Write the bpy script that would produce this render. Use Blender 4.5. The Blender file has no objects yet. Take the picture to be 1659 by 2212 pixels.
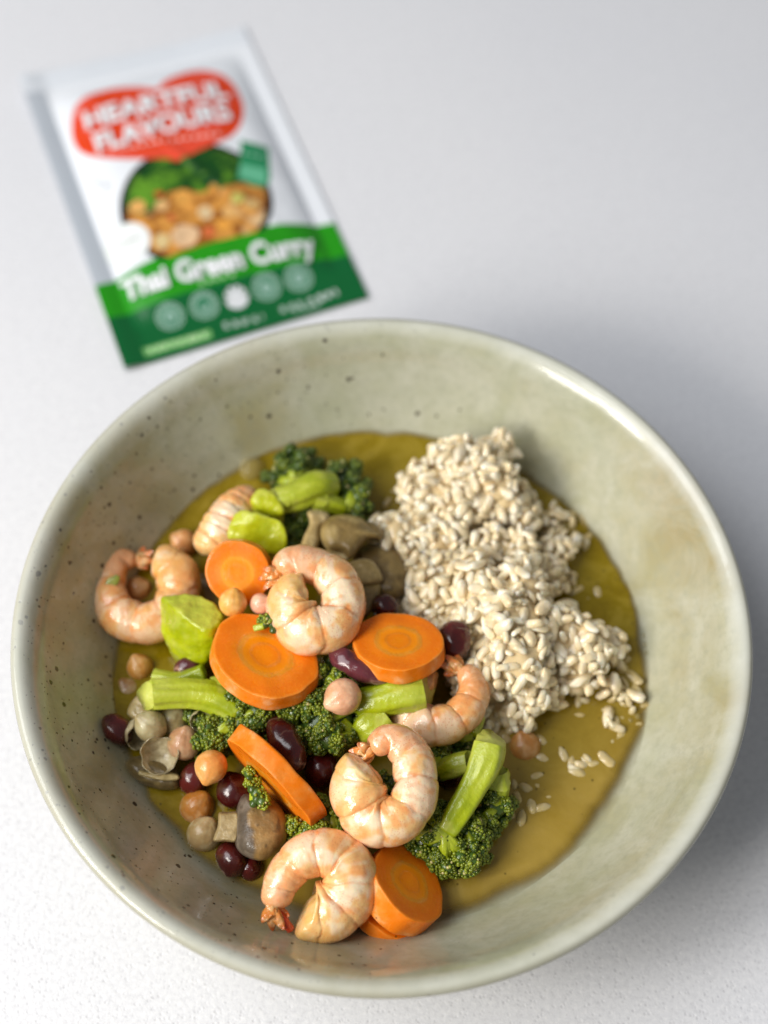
import bpy, math, random
import numpy as np
from mathutils import Vector, Matrix
random.seed(7); RNG = np.random.default_rng(7)
S = bpy.context.scene
COL = S.collection

# ------------------------------------------------------------------ camera
W0, H0, FPX = 1659.0, 2212.0, 6060.0 / 1.8228
PITCH, ROLL, CAM = 0.4946, 0.0498, np.array([-0.0015, -0.1988, 0.5003])
_c, _s, _cr, _sr = math.cos(PITCH), math.sin(PITCH), math.cos(ROLL), math.sin(ROLL)
RC = np.array([[_cr, _sr, 0], [-_sr, _cr, 0], [0, 0, 1]]) @ np.array([[1, 0, 0], [0, _c, _s], [0, -_s, _c]])
cd = bpy.data.cameras.new('camera'); cam = bpy.data.objects.new('camera', cd); COL.objects.link(cam)
cam.matrix_world = Matrix.Translation(Vector(CAM)) @ Matrix([list(r) for r in RC.T]).to_4x4()
cd.sensor_fit = 'HORIZONTAL'; cd.sensor_width = 36; cd.lens = FPX / W0 * 36
cd.clip_start = 0.01; cd.clip_end = 20
cd.dof.use_dof = True; cd.dof.focus_distance = 0.466; cd.dof.aperture_fstop = 5.4
S.camera = cam
S.render.resolution_x = 768; S.render.resolution_y = 1024

# ------------------------------------------------------------------ light
w = bpy.data.worlds.new('World'); S.world = w; w.use_nodes = True
w.node_tree.nodes['Background'].inputs[0].default_value = (0.93, 0.96, 1.0, 1)
w.node_tree.nodes['Background'].inputs[1].default_value = 0.19

def window_light(name, az, el, dist, sx, sy, power, color):
    l = bpy.data.lights.new(name, 'AREA'); l.shape = 'RECTANGLE'; l.size = sx; l.size_y = sy
    l.energy = power; l.color = color
    o = bpy.data.objects.new(name, l); COL.objects.link(o)
    a, e = math.radians(az), math.radians(el)
    p = Vector((math.cos(a) * math.cos(e), math.sin(a) * math.cos(e), math.sin(e))) * dist
    o.location = p; o.rotation_euler = (-p).to_track_quat('-Z', 'Y').to_euler()
window_light('window_light', -155, 37, 1.15, 0.20, 0.42, 6.0, (1.0, 0.955, 0.88))
window_light('window_light', -139, 37, 1.15, 0.20, 0.42, 6.0, (1.0, 0.955, 0.88))
window_light('fill_light', -178, 54, 2.8, 1.7, 1.7, 46.0, (0.965, 0.98, 1.0))  # unseen soft fill lamp, added high on the left to lift the shade
S.view_settings.view_transform = 'Standard'; S.view_settings.look = 'None'
S.view_settings.exposure = 0.0; S.view_settings.gamma = 1
S.cycles.use_denoising = True
S.cycles.max_bounces = 8; S.cycles.transparent_max_bounces = 16

# ------------------------------------------------------------------ helpers
def U(px, py, z):
    d = np.array([(px - W0 / 2) / FPX, -(py - H0 / 2) / FPX, -1.0]) @ RC
    return CAM + (z - CAM[2]) / d[2] * d
def camdir(v):
    v = np.array(v, float) @ RC
    return v / np.linalg.norm(v)

def vnoise(P, scale=1.0, seed=0):
    P = np.asarray(P, float) * scale + 37.13 + seed * 11.7
    i = np.floor(P).astype(np.int64); f = P - i; f = f * f * (3 - 2 * f)
    def h(a, b, c):
        n = (a * 73856093) ^ (b * 19349663) ^ (c * 83492791)
        n = (n ^ (n >> 13)) * 1274126177 & 0x7fffffff
        return ((n >> 7) & 0xffff) / 32767.5 - 1
    x, y, z = i[..., 0], i[..., 1], i[..., 2]
    fx, fy, fz = f[..., 0], f[..., 1], f[..., 2]
    def L(a, b, t): return a + (b - a) * t
    return L(L(L(h(x, y, z), h(x+1, y, z), fx), L(h(x, y+1, z), h(x+1, y+1, z), fx), fy),
             L(L(h(x, y, z+1), h(x+1, y, z+1), fx), L(h(x, y+1, z+1), h(x+1, y+1, z+1), fx), fy), fz)
def fbm(P, scale, seed=0, octv=3):
    r = 0; a = 1; t = 0
    for k in range(octv):
        r = r + a * vnoise(P, scale * 2 ** k, seed + k); t += a; a *= .5
    return r / t
def sm(x, a, b):
    t = np.clip((x - a) / (b - a), 0, 1); return t * t * (3 - 2 * t)
def mix(a, b, t):
    t = np.asarray(t)[..., None]; return np.asarray(a) * (1 - t) + np.asarray(b) * t

def mesh(name, V, F, mat=None, col=None, smooth=True, attrs=None):
    m = bpy.data.meshes.new(name)
    V = np.asarray(V, float)
    m.from_pydata(V.tolist(), [], F.tolist() if isinstance(F, np.ndarray) else F)
    if smooth: m.polygons.foreach_set('use_smooth', [True] * len(m.polygons))
    if col is not None:
        ca = m.color_attributes.new('Col', 'FLOAT_COLOR', 'POINT')
        c4 = np.ones((len(V), 4)); c4[:, :3] = np.clip(col, 0, 1); ca.data.foreach_set('color', c4.ravel())
    for k, v in (attrs or {}).items():
        at = m.attributes.new(k, 'FLOAT', 'POINT'); at.data.foreach_set('value', np.asarray(v, float).ravel())
    if mat: m.materials.append(mat)
    m.update()
    return m
def put(name, V, F, mat, parent=None, col=None, origin=None, smooth=True, attrs=None, kind=None):
    """one mesh object from world-space vertices"""
    V = np.asarray(V, float)
    if parent is not None: o0 = np.array(parent['_o'])
    else: o0 = np.array(origin) if origin is not None else np.array([V[:, 0].mean(), V[:, 1].mean(), V[:, 2].min()])
    if parent is not None:
        c = V.mean(0); m = mesh(name, V - c, F, mat, col, smooth, attrs)
        ob = bpy.data.objects.new(name, m); ob.parent = parent; ob.location = c - o0; ob['_o'] = [float(q) for q in c]
    else:
        m = mesh(name, V - o0, F, mat, col, smooth, attrs)
        ob = bpy.data.objects.new(name, m); ob.location = o0; ob['_o'] = [float(q) for q in o0]
    if kind: ob['kind'] = kind
    COL.objects.link(ob); return ob
def tag(o, label, cat, group=None):
    o['label'] = label; o['category'] = cat
    if group: o['group'] = group
    return o
def thing(name, label, cat, loc, group=None):
    o = bpy.data.objects.new(name, None); COL.objects.link(o); o.empty_display_size = .01
    o.location = loc; o['_o'] = [float(x) for x in loc]
    return tag(o, label, cat, group)

_ico = {}
def ico(n):
    if n in _ico: return _ico[n]
    import bmesh
    b = bmesh.new(); bmesh.ops.create_icosphere(b, subdivisions=n, radius=1)
    V = np.array([v.co[:] for v in b.verts]); F = np.array([[v.index for v in f.verts] for f in b.faces]); b.free()
    _ico[n] = (V, F); return _ico[n]
def join(parts):
    Vs, Fs, Cs, k = [], [], [], 0
    for p in parts:
        Vs.append(p[0]); Fs.extend((np.asarray(p[1]) + k).tolist() if isinstance(p[1], np.ndarray) else [[i + k for i in f] for f in p[1]])
        if len(p) > 2 and p[2] is not None: Cs.append(p[2])
        k += len(p[0])
    return np.concatenate(Vs), Fs, (np.concatenate(Cs) if Cs else None)
def frame(n, up=(0, 0, 1)):
    n = np.asarray(n, float); n = n / np.linalg.norm(n)
    x = np.cross(up, n)
    if np.linalg.norm(x) < 1e-3: x = np.cross((0, 1, 0), n)
    x /= np.linalg.norm(x); return np.stack([x, np.cross(n, x), n])      # rows x,y,n
def spline(pts, n):
    P = np.asarray(pts, float); P = np.vstack([2 * P[0] - P[1], P, 2 * P[-1] - P[-2]])
    k = len(P) - 3; t = np.linspace(0, k - 1e-6, n * 3); i = t.astype(int); f = (t - i)[:, None]
    a, b, c, d = P[i], P[i + 1], P[i + 2], P[i + 3]
    Q = .5 * (2 * b + (c - a) * f + (2 * a - 5 * b + 4 * c - d) * f ** 2 + (3 * b - a - 3 * c + d) * f ** 3)
    L = np.r_[0, np.cumsum(np.linalg.norm(np.diff(Q[:, :3], axis=0), axis=1))]
    s = np.linspace(0, L[-1], n)
    return np.stack([np.interp(s, L, Q[:, j]) for j in range(Q.shape[1])], 1)
def sweep(path, rad, B, M=40, cap0=.5, cap1=.5, outward=None, flat=1.0, rfun=None):
    """tube along path (n,3) with radius (n,), B approx binormal. returns V,F,s,a ; a=0 is outward, pi/2 along B"""
    n = len(path); T = np.gradient(path, axis=0); T /= np.linalg.norm(T, axis=1)[:, None]
    B = np.broadcast_to(np.asarray(B, float), T.shape)
    N = np.cross(B, T); N /= np.linalg.norm(N, axis=1)[:, None]; Bn = np.cross(T, N)
    if outward is not None:
        if ((path - outward) * N).sum() < 0: N = -N
    L = np.r_[0, np.cumsum(np.linalg.norm(np.diff(path, axis=0), axis=1))]; s = L / L[-1]
    r = np.array(rad, float)
    if cap0 > 0:
        d = cap0 * rad[0]; t = np.clip(L / d, 0, 1); r = r * np.sqrt(np.clip(1 - (1 - t) ** 2, 0, 1))
    if cap1 > 0:
        d = cap1 * rad[-1]; t = np.clip((L[-1] - L) / d, 0, 1); r = r * np.sqrt(np.clip(1 - (1 - t) ** 2, 0, 1))
    a = np.arange(M) / M * 2 * np.pi
    SS, AA = np.meshgrid(s, a, indexing='ij')
    R = r[:, None] * np.ones(M)
    if rfun is not None: R = R * rfun(SS, AA)
    V = path[:, None] + R[..., None] * (np.cos(AA)[..., None] * N[:, None] + flat * np.sin(AA)[..., None] * Bn[:, None])
    V = V.reshape(-1, 3)
    i, j = np.meshgrid(np.arange(n - 1), np.arange(M), indexing='ij')
    F = np.stack([i * M + j, i * M + (j + 1) % M, (i + 1) * M + (j + 1) % M, (i + 1) * M + j], -1).reshape(-1, 4)
    # orientation
    c = V[F[len(F) // 2]]; nn = np.cross(c[1] - c[0], c[2] - c[0])
    if nn @ (c.mean(0) - path[n // 2]) < 0: F = F[:, ::-1]; flip = True
    else: flip = False
    F = F.tolist(); e0 = list(range(M)); e1 = list(range((n - 1) * M, n * M))
    F.append(e0 if flip else e0[::-1]); F.append(e1[::-1] if flip else e1)
    return V, F, SS.ravel(), AA.ravel()

# ------------------------------------------------------------------ materials
def M(name, rough=.4, sss=0, sssr=(1, .5, .3), sssc=.004, coat=0, spec=.5, ior=1.45, trans=0, alpha=1, metal=0, coatr=.08):
    m = bpy.data.materials.new(name); m.use_nodes = True
    b = m.node_tree.nodes['Principled BSDF']
    b.inputs['Roughness'].default_value = rough; b.inputs['IOR'].default_value = ior
    b.inputs['Subsurface Weight'].default_value = sss; b.inputs['Subsurface Radius'].default_value = sssr
    b.inputs['Subsurface Scale'].default_value = sssc
    b.inputs['Coat Weight'].default_value = coat; b.inputs['Coat Roughness'].default_value = coatr
    b.inputs['Specular IOR Level'].default_value = spec; b.inputs['Transmission Weight'].default_value = trans
    b.inputs['Alpha'].default_value = alpha; b.inputs['Metallic'].default_value = metal
    return m, m.node_tree, b
def nd(nt, t, **kw):
    n = nt.nodes.new(t)
    for k, v in kw.items(): setattr(n, k, v)
    return n
def lk(nt, a, b): nt.links.new(a, b)
def coord(nt, world=False):
    if world: return nd(nt, 'ShaderNodeNewGeometry').outputs['Position']
    return nd(nt, 'ShaderNodeTexCoord').outputs['Object']
def noise(nt, co, scale, detail=3, rough=.5, dist=0):
    n = nd(nt, 'ShaderNodeTexNoise'); n.inputs['Scale'].default_value = scale; n.inputs['Detail'].default_value = detail
    n.inputs['Roughness'].default_value = rough; n.inputs['Distortion'].default_value = dist
    lk(nt, co, n.inputs['Vector']); return n.outputs['Fac']
def ramp(nt, fac, stops, interp='LINEAR'):
    r = nd(nt, 'ShaderNodeValToRGB'); r.color_ramp.interpolation = interp
    e = r.color_ramp.elements
    while len(e) < len(stops): e.new(.5)
    for k, (p, c) in enumerate(stops):
        e[k].position = p; e[k].color = (*c, 1) if not np.isscalar(c) else (c, c, c, 1)
    lk(nt, fac, r.inputs[0]); return r.outputs[0]
def mixc(nt, f, a, b, mode='MIX'):
    n = nd(nt, 'ShaderNodeMix', data_type='RGBA', blend_type=mode)
    for inp, v in ((n.inputs['Factor'], f), (n.inputs['A'], a), (n.inputs['B'], b)):
        if hasattr(v, 'links') or hasattr(v, 'is_linked'): lk(nt, v, inp)
        elif np.isscalar(v): inp.default_value = v
        else: inp.default_value = (*v, 1)
    return n.outputs['Result']
def math_(nt, op, a, b=None, c=None):
    n = nd(nt, 'ShaderNodeMath', operation=op)
    for i, v in enumerate((a, b, c)):
        if v is None: continue
        if np.isscalar(v): n.inputs[i].default_value = v
        else: lk(nt, v, n.inputs[i])
    return n.outputs[0]
def bump(nt, b, h, dist, strength=1.0, coat=True):
    n = nd(nt, 'ShaderNodeBump'); n.inputs['Distance'].default_value = dist; n.inputs['Strength'].default_value = strength
    lk(nt, h, n.inputs['Height']); lk(nt, n.outputs[0], b.inputs['Normal'])
    if coat: lk(nt, n.outputs[0], b.inputs['Coat Normal'])
def vcol(nt):
    return nd(nt, 'ShaderNodeVertexColor', layer_name='Col').outputs['Color']
def add2(nt, a, b, wa=1.0, wb=1.0):
    return math_(nt, 'ADD', math_(nt, 'MULTIPLY', a, wa), math_(nt, 'MULTIPLY', b, wb))

def voro(nt, co, scale, feature='F1'):
    n = nd(nt, 'ShaderNodeTexVoronoi', feature=feature); n.inputs['Scale'].default_value = scale; lk(nt, co, n.inputs['Vector']); return n

def mat_table():
    m, nt, b = M('white_quartz', rough=.42, spec=.35)
    co = coord(nt, True)
    n1 = noise(nt, co, 560, 3, .65); n2 = noise(nt, co, 6, 2)
    v = voro(nt, co, 560)
    dot = ramp(nt, v.outputs['Distance'], [(.08, 1.0), (.36, 0.0)])
    keep = ramp(nt, nd_sep(nt, v.outputs['Color'])[0], [(.30, 0.0), (.50, 1.0)])
    f = math_(nt, 'MULTIPLY', math_(nt, 'MULTIPLY', dot, keep), .42)
    base = ramp(nt, n2, [(.3, (.71, .72, .76)), (.7, (.745, .75, .78))])
    base = mixc(nt, f, base, (.50, .50, .53))
    base = mixc(nt, ramp(nt, n1, [(.50, 0.0), (.72, .60)]), base, (.86, .86, .88)); base = mixc(nt, ramp(nt, n1, [(.30, .42), (.46, 0.0)]), base, (.55, .55, .58))
    lk(nt, base, b.inputs['Base Color'])
    bump(nt, b, add2(nt, n1, dot, 1, -.5), .00022, .7)
    return m
def nd_sep(nt, c):
    s = nd(nt, 'ShaderNodeSeparateColor'); lk(nt, c, s.inputs[0]); return s.outputs

def mat_glaze():
    m, nt, b = M('speckled_glaze', rough=.20, spec=.45, coat=.38, coatr=.03)
    co = coord(nt, True)
    n1 = noise(nt, co, 45, 5, .6, .6); n2 = noise(nt, co, 14, 3, .55); n3 = noise(nt, co, 330, 4, .65)
    base = ramp(nt, n2, [(.34, (.37, .31, .165)), (.48, (.40, .37, .215)), (.62, (.41, .415, .285))])
    base = mixc(nt, ramp(nt, n1, [(.36, 0.0), (.66, .60)]), base, (.58, .575, .48))
    base = mixc(nt, ramp(nt, n3, [(.45, 0.0), (.75, .5)]), base, (.33, .335, .24))
    xyz = nd(nt, 'ShaderNodeSeparateXYZ'); lk(nt, co, xyz.inputs[0])
    # specks: kiln-fired iron spots, denser over one side of the bowl
    side = ramp(nt, math_(nt, 'ADD', math_(nt, 'MULTIPLY', xyz.outputs[0], -4.2), .5), [(.10, .25), (.45, .50), (.80, 1.0)])
    out = None
    for sc, th0, th1, sd in ((150, .11, .15, .55), (280, .12, .17, .62), (560, .11, .18, .6)):
        dn = nd(nt, 'ShaderNodeVectorMath', operation='ADD'); lk(nt, co, dn.inputs[0])
        nz = nd(nt, 'ShaderNodeTexNoise'); nz.inputs['Scale'].default_value = 700; lk(nt, co, nz.inputs['Vector'])
        vs = nd(nt, 'ShaderNodeVectorMath', operation='SCALE'); vs.inputs[3].default_value = .0009; lk(nt, nz.outputs['Color'], vs.inputs[0]); lk(nt, vs.outputs[0], dn.inputs[1])
        v = voro(nt, dn.outputs[0], sc)
        d = ramp(nt, v.outputs['Distance'], [(th0, 1.0), (th1, 0.0)])
        k = math_(nt, 'GREATER_THAN', math_(nt, 'MULTIPLY', nd_sep(nt, v.outputs['Color'])[1], side), .36 if sc < 200 else .50)
        f = math_(nt, 'MULTIPLY', d, k)
        out = f if out is None else math_(nt, 'MAXIMUM', out, f)
    base = mixc(nt, math_(nt, 'MULTIPLY', out, .93), base, (.035, .024, .016))
    lip_highlight = ramp(nt, math_(nt, 'ADD', xyz.outputs[2], math_(nt, 'MULTIPLY', math_(nt, 'SUBTRACT', n1, .5), .0015)), [(.0604, 0.0), (.0613, .6)])  # rim highlight painted into the glaze as a pale band
    base = mixc(nt, lip_highlight, base, (.70, .715, .67))
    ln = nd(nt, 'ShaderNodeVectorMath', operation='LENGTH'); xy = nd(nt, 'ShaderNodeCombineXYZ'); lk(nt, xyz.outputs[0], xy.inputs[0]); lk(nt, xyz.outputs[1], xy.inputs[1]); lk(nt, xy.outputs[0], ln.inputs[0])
    outer_shade = ramp(nt, math_(nt, 'SUBTRACT', ln.outputs['Value'], math_(nt, 'MULTIPLY', xyz.outputs[2], .62)), [(.0762, 0.0), (.0776, .85)])  # shade of the outside wall painted in as darker glaze
    base = mixc(nt, outer_shade, base, (.27, .25, .17))
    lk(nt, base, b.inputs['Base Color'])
    bump(nt, b, add2(nt, noise(nt, co, 130, 2), out, 1, -.35), .00022, .55)
    return m

def mat_food(name, rough=.33, sss=.35, sssr=(1, .4, .2), sssc=.003, bs=900, bd=.00012, coat=.3, stip=None, grain=.25, spec=.5, coatr=.12, bstr=.8, film=0):
    """vertex-colour albedo with fine grain, micro relief and a moist coat"""
    m, nt, b = M(name, rough, sss, sssr, sssc, coat, spec, coatr=coatr)
    co = coord(nt); c = vcol(nt)
    n = noise(nt, co, bs, 4, .6); n2 = noise(nt, co, bs * .3, 3, .6)
    c = mixc(nt, ramp(nt, n, [(.35, 0.0), (.75, grain)]), c, (.03, .02, .01), 'MIX') if grain else c
    if stip:
        v = voro(nt, co, stip[0])
        d = ramp(nt, v.outputs['Distance'], [(.12, 1.0), (.3, 0.0)])
        k = math_(nt, 'GREATER_THAN', nd_sep(nt, v.outputs['Color'])[0], stip[2])
        msk = ramp(nt, noise(nt, co, 130, 2), [(.42, 0.0), (.58, 1.0)])
        c = mixc(nt, math_(nt, 'MULTIPLY', math_(nt, 'MULTIPLY', d, k), math_(nt, 'MULTIPLY', msk, stip[3])), c, stip[1])
    if film: c = mixc(nt, ramp(nt, noise(nt, co, 170, 3, .6, .5), [(.50, 0.0), (.64, film)]), c, (.36, .26, .075))
    lk(nt, c, b.inputs['Base Color'])
    bump(nt, b, add2(nt, n, n2, .5, 1.0), bd, bstr)
    lk(nt, ramp(nt, n2, [(.3, max(.05, rough - .14)), (.7, rough + .16)]), b.inputs['Roughness'])
    return m

def mat_carrot():
    m, nt, b = M('boiled_carrot', .36, .08, (1, .35, .08), .0012, .06, spec=.28, coatr=.08)
    co = coord(nt)
    at = nd(nt, 'ShaderNodeAttribute', attribute_name='rr'); ang = nd(nt, 'ShaderNodeAttribute', attribute_name='aa'); sd = nd(nt, 'ShaderNodeAttribute', attribute_name='side')
    n = noise(nt, co, 260, 4, .65); nf = noise(nt, co, 1300, 3, .6)
    r = math_(nt, 'ADD', at.outputs['Fac'], math_(nt, 'MULTIPLY', math_(nt, 'SUBTRACT', n, .5), .10))
    face = ramp(nt, r, [(0, (.84, .24, .001)), (.22, (.82, .21, .001)), (.40, (.86, .26, .001)), (.50, (.90, .31, .006)), (.54, (.86, .215, .001)), (.78, (.82, .165, .000)), (.95, (.84, .18, .001)), (1.0, (.90, .30, .03))])
    # pale fibres crossing the ring
    cx = nd(nt, 'ShaderNodeCombineXYZ'); lk(nt, math_(nt, 'MULTIPLY', ang.outputs['Fac'], 34.0), cx.inputs[0]); lk(nt, math_(nt, 'ADD', math_(nt, 'MULTIPLY', at.outputs['Fac'], 9.0), math_(nt, 'MULTIPLY', n, 6.0)), cx.inputs[1])
    fb = noise(nt, cx.outputs[0], 1.6, 3, .7)
    near = ramp(nt, r, [(.22, 0.0), (.28, .5), (.31, 0.0), (.40, 0.0), (.50, 1.0), (.56, .15), (.9, .1)])
    fib = math_(nt, 'MULTIPLY', math_(nt, 'MULTIPLY', ramp(nt, fb, [(.50, 0.0), (.58, 1.0)]), near), nd(nt, 'ShaderNodeAttribute', attribute_name='fib').outputs['Fac'])
    face = mixc(nt, math_(nt, 'MULTIPLY', fib, .85), face, (.96, .56, .14))
    face = mixc(nt, ramp(nt, nf, [(.50, 0.0), (.75, .5)]), face, (.92, .32, .02))
    peel = ramp(nt, noise(nt, co, 150, 4, .6), [(.40, (.82, .19, .004)), (.56, (.84, .25, .03)), (.70, (.88, .42, .17))])
    c = mixc(nt, sd.outputs['Fac'], face, peel)
    v = voro(nt, co, 190); k = math_(nt, 'GREATER_THAN', nd_sep(nt, v.outputs['Color'])[1], .86)
    c = mixc(nt, math_(nt, 'MULTIPLY', k, ramp(nt, v.outputs['Distance'], [(.05, .8), (.10, 0.0)])), c, (.14, .07, .01))
    lk(nt, c, b.inputs['Base Color'])
    bump(nt, b, add2(nt, add2(nt, nf, n, .35, .8), fib, 1, .7), .00022, .8)
    lk(nt, ramp(nt, n, [(.35, .18), (.65, .50)]), b.inputs['Roughness'])
    return m

def mat_sauce():
    m, nt, b = M('green_curry_sauce', .07, .0, coat=.0, spec=.5)
    co = coord(nt, True)
    e = nd(nt, 'ShaderNodeAttribute', attribute_name='edge').outputs['Fac']
    t = nd(nt, 'ShaderNodeAttribute', attribute_name='milky').outputs['Fac']
    n = noise(nt, co, 45, 5, .65, 1.2); nf = noise(nt, co, 700, 3, .7)
    c1 = ramp(nt, n, [(.36, (.175, .118, .001)), (.5, (.225, .158, .003)), (.62, (.29, .21, .018))])
    c2 = ramp(nt, n, [(.3, (.29, .19, .025)), (.7, (.35, .24, .05))])
    c = mixc(nt, t, c1, c2)
    c = mixc(nt, ramp(nt, e, [(.25, .75), (1.0, 0.0)]), c, (.21, .125, .008))
    v = voro(nt, co, 330); k = math_(nt, 'GREATER_THAN', nd_sep(nt, v.outputs['Color'])[0], .62)
    c = mixc(nt, math_(nt, 'MULTIPLY', k, ramp(nt, v.outputs['Distance'], [(.08, .8), (.2, 0.0)])), c, (.07, .05, .01))
    c = mixc(nt, ramp(nt, nf, [(.5, 0.0), (.8, .35)]), c, (.33, .23, .03))
    lk(nt, c, b.inputs['Base Color'])
    bump(nt, b, add2(nt, noise(nt, co, 60, 3), nf, 1.0, .05), .0020, .35)
    lk(nt, ramp(nt, e, [(0.0, 0.05), (1.0, 1.0)]), b.inputs['Alpha'])
    return m

MT = mat_table(); MG = mat_glaze(); MC = mat_carrot(); MS = mat_sauce()
MP = mat_food('cooked_prawn_flesh', .26, .30, (1, .5, .3), .0016, 620, .00034, .85, stip=(1700, (.60, .12, .03), .25, .85), grain=.0, coatr=.03)
MST = mat_food('broccoli_stem', .36, .10, (.5, 1, .15), .0015, 520, .00060, .40, grain=.12, coatr=.05)
MBU = mat_food('broccoli_buds', .36, .0, (.5, 1, .1), .001, 2500, .00010, .30, grain=.25, coatr=.1)
MRI = None
MBN = mat_food('kidney_bean_skin', .24, .0, (1, .2, .1), .001, 600, .00016, .45, grain=.1, coatr=.06, film=.08)
MCH = mat_food('chickpea_skin', .36, .2, (1, .5, .25), .0012, 800, .00026, .35, grain=.12, coatr=.07, film=.30)
MMU = mat_food('cooked_mushroom', .48, .0, (1, .7, .4), .0015, 600, .00050, .40, grain=.32, spec=.4, coatr=.08)
MFN = mat_food('prawn_tail_shell', .25, .3, (1, .3, .1), .001, 1300, .00015, .5, grain=.1)
def mat_rice():
    m, nt, b = M('cooked_brown_rice', .20, .32, (1, .72, .40), .0014, .5, coatr=.06)
    co = coord(nt); c = vcol(nt)
    oi = nd(nt, 'ShaderNodeObjectInfo').outputs['Random']
    n = noise(nt, co, 700, 3, .6)
    c = mixc(nt, math_(nt, 'MULTIPLY', oi, .35), c, (.72, .54, .30))
    c = mixc(nt, ramp(nt, n, [(.5, 0.0), (.8, .4)]), c, (.62, .46, .25))
    lk(nt, c, b.inputs['Base Color'])
    pz = nd(nt, 'ShaderNodeSeparateXYZ'); wp = coord(nt, True); lk(nt, wp, pz.inputs[0])
    soak = ramp(nt, math_(nt, 'MULTIPLY', math_(nt, 'SUBTRACT', math_(nt, 'ADD', pz.outputs[2], math_(nt, 'MULTIPLY', noise(nt, wp, 120, 3), .012)), .033), 100.0), [(.10, .75), (.60, 0.0)])
    c = mixc(nt, soak, c, (.44, .33, .10))
    lk(nt, c, b.inputs['Base Color'])
    bump(nt, b, n, .00014, .6); return m
MRI = mat_rice()
def mat_skin():
    m, nt, b = M('loose_chickpea_skin', .28, .2, (1, .8, .5), .002, .3)
    co = coord(nt); n = noise(nt, co, 400, 4, .6)
    lk(nt, ramp(nt, n, [(.35, (.36, .28, .14)), (.65, (.62, .53, .33))]), b.inputs['Base Color'])
    lk(nt, ramp(nt, n, [(.3, .72), (.7, .95)]), b.inputs['Alpha'])
    bump(nt, b, n, .0003, .7); return m
MSK = mat_skin()
def mat_bubble():
    m, nt, b = M('sauce_bubble_film', .03, spec=.9, ior=1.35)
    b.inputs['Base Color'].default_value = (.5, .42, .2, 1)
    lw = nd(nt, 'ShaderNodeLayerWeight'); lw.inputs[0].default_value = .35
    lk(nt, ramp(nt, lw.outputs['Facing'], [(0, .25), (.35, .30), (.6, .75), (1, 1.0)]), b.inputs['Alpha']); return m
MBB = mat_bubble()

# ------------------------------------------------------------------ counter top
n = 2
V = [(-1.2, -1.0, 0), (1.2, -1.0, 0), (1.2, 1.4, 0), (-1.2, 1.4, 0), (-1.2, -1.0, -.03), (1.2, -1.0, -.03), (1.2, 1.4, -.03), (-1.2, 1.4, -.03)]
F = [[0, 1, 2, 3], [7, 6, 5, 4], [0, 4, 5, 1], [1, 5, 6, 2], [2, 6, 7, 3], [3, 7, 4, 0]]
put('countertop', V, F, MT, smooth=False, origin=(0, 0, 0), kind='structure')

# ------------------------------------------------------------------ bowl
PROF = np.array([(0, .0085), (.03, .0085), (.050, .0095), (.064, .0135), (.077, .0195), (.0880, .0290), (.0965, .0400), (.1030, .0500), (.1062, .0558),
                 (.1086, .0592), (.1104, .0610), (.1120, .0619), (.1134, .0622), (.1146, .0617), (.1152, .0605), (.1149, .0588), (.1136, .0562),
                 (.1085, .0480), (.0990, .0350), (.0870, .0215), (.0740, .0110), (.0600, .0060), (.0480, .0045), (.0440, .0042), (.0430, .0002), (.0390, .0002), (.0380, .0035), (0, .0040)])
def wall_r(z): return np.interp(z, PROF[1:10, 1], PROF[1:10, 0])
def build_bowl():
    P = spline(np.c_[PROF[:, 0], PROF[:, 1], 0 * PROF[:, 0]], 200)
    n, Mm = len(P), 256; a = np.arange(Mm) / Mm * 2 * np.pi
    wob = 1 + .0025 * np.sin(2 * a + .6) + .0015 * np.sin(3 * a + 2)
    V = np.stack([P[:, None, 0] * np.cos(a) * wob, P[:, None, 0] * np.sin(a) * wob, P[:, None, 1] + .0006 * np.sin(2 * a + 1)[None] * sm(P[:, 1], .02, .06)[:, None]], -1).reshape(-1, 3)
    i, j = np.meshgrid(np.arange(n - 1), np.arange(Mm), indexing='ij')
    F = np.stack([i * Mm + j, i * Mm + (j + 1) % Mm, (i + 1) * Mm + (j + 1) % Mm, (i + 1) * Mm + j], -1).reshape(-1, 4)
    return V, F
V, F = build_bowl()
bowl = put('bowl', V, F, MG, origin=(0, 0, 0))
tag(bowl, 'wide sage beige stoneware bowl with dark speckled glaze holding the curry and rice', 'bowl')

# ------------------------------------------------------------------ sauce
ZS = .0292
def build_sauce():
    nr, na = 60, 240; a = np.arange(na) / na * 2 * np.pi
    R0 = wall_r(ZS) + .0008
    rr = np.linspace(0, 1, nr) ** .7
    A, Q = np.meshgrid(a, rr)
    u = np.stack([np.cos(A), np.sin(A), 0 * A], -1)
    edge = vnoise(u * 6, 1, 3) * .0016 + vnoise(u * 22, 1, 5) * .0008
    R = Q * (R0 + .0010 + edge)
    dist = (R0 + edge) - R
    z = ZS + .0004 * vnoise(np.stack([R * u[..., 0], R * u[..., 1], 0 * R], -1), 60) + .0007 * np.exp(-np.clip(dist, 0, 1) / .0018)
    V = np.stack([R * u[..., 0], R * u[..., 1], z], -1).reshape(-1, 3)
    x, y = V[:, 0], V[:, 1]
    dl = sm(-y + x * .5, .012, .085)                       # towards the near side the sauce is thin and milky
    thin = .0026 + .0050 * dl
    e = sm(dist.ravel() / thin, .0, 1.0)
    milky = np.clip(dl + .25 * fbm(V, 40, 2), 0, 1)
    i, j = np.meshgrid(np.arange(nr - 1), np.arange(na), indexing='ij')
    F = np.stack([i * na + j, (i + 1) * na + j, (i + 1) * na + (j + 1) % na, i * na + (j + 1) % na], -1).reshape(-1, 4)
    return V, F, e, milky
V, F, e, mk = build_sauce()
sauce = put('curry_sauce', V, F, MS, attrs={'edge': e, 'milky': mk})
tag(sauce, 'olive green thai curry sauce pooled in the bottom of the speckled bowl', 'sauce')

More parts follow.
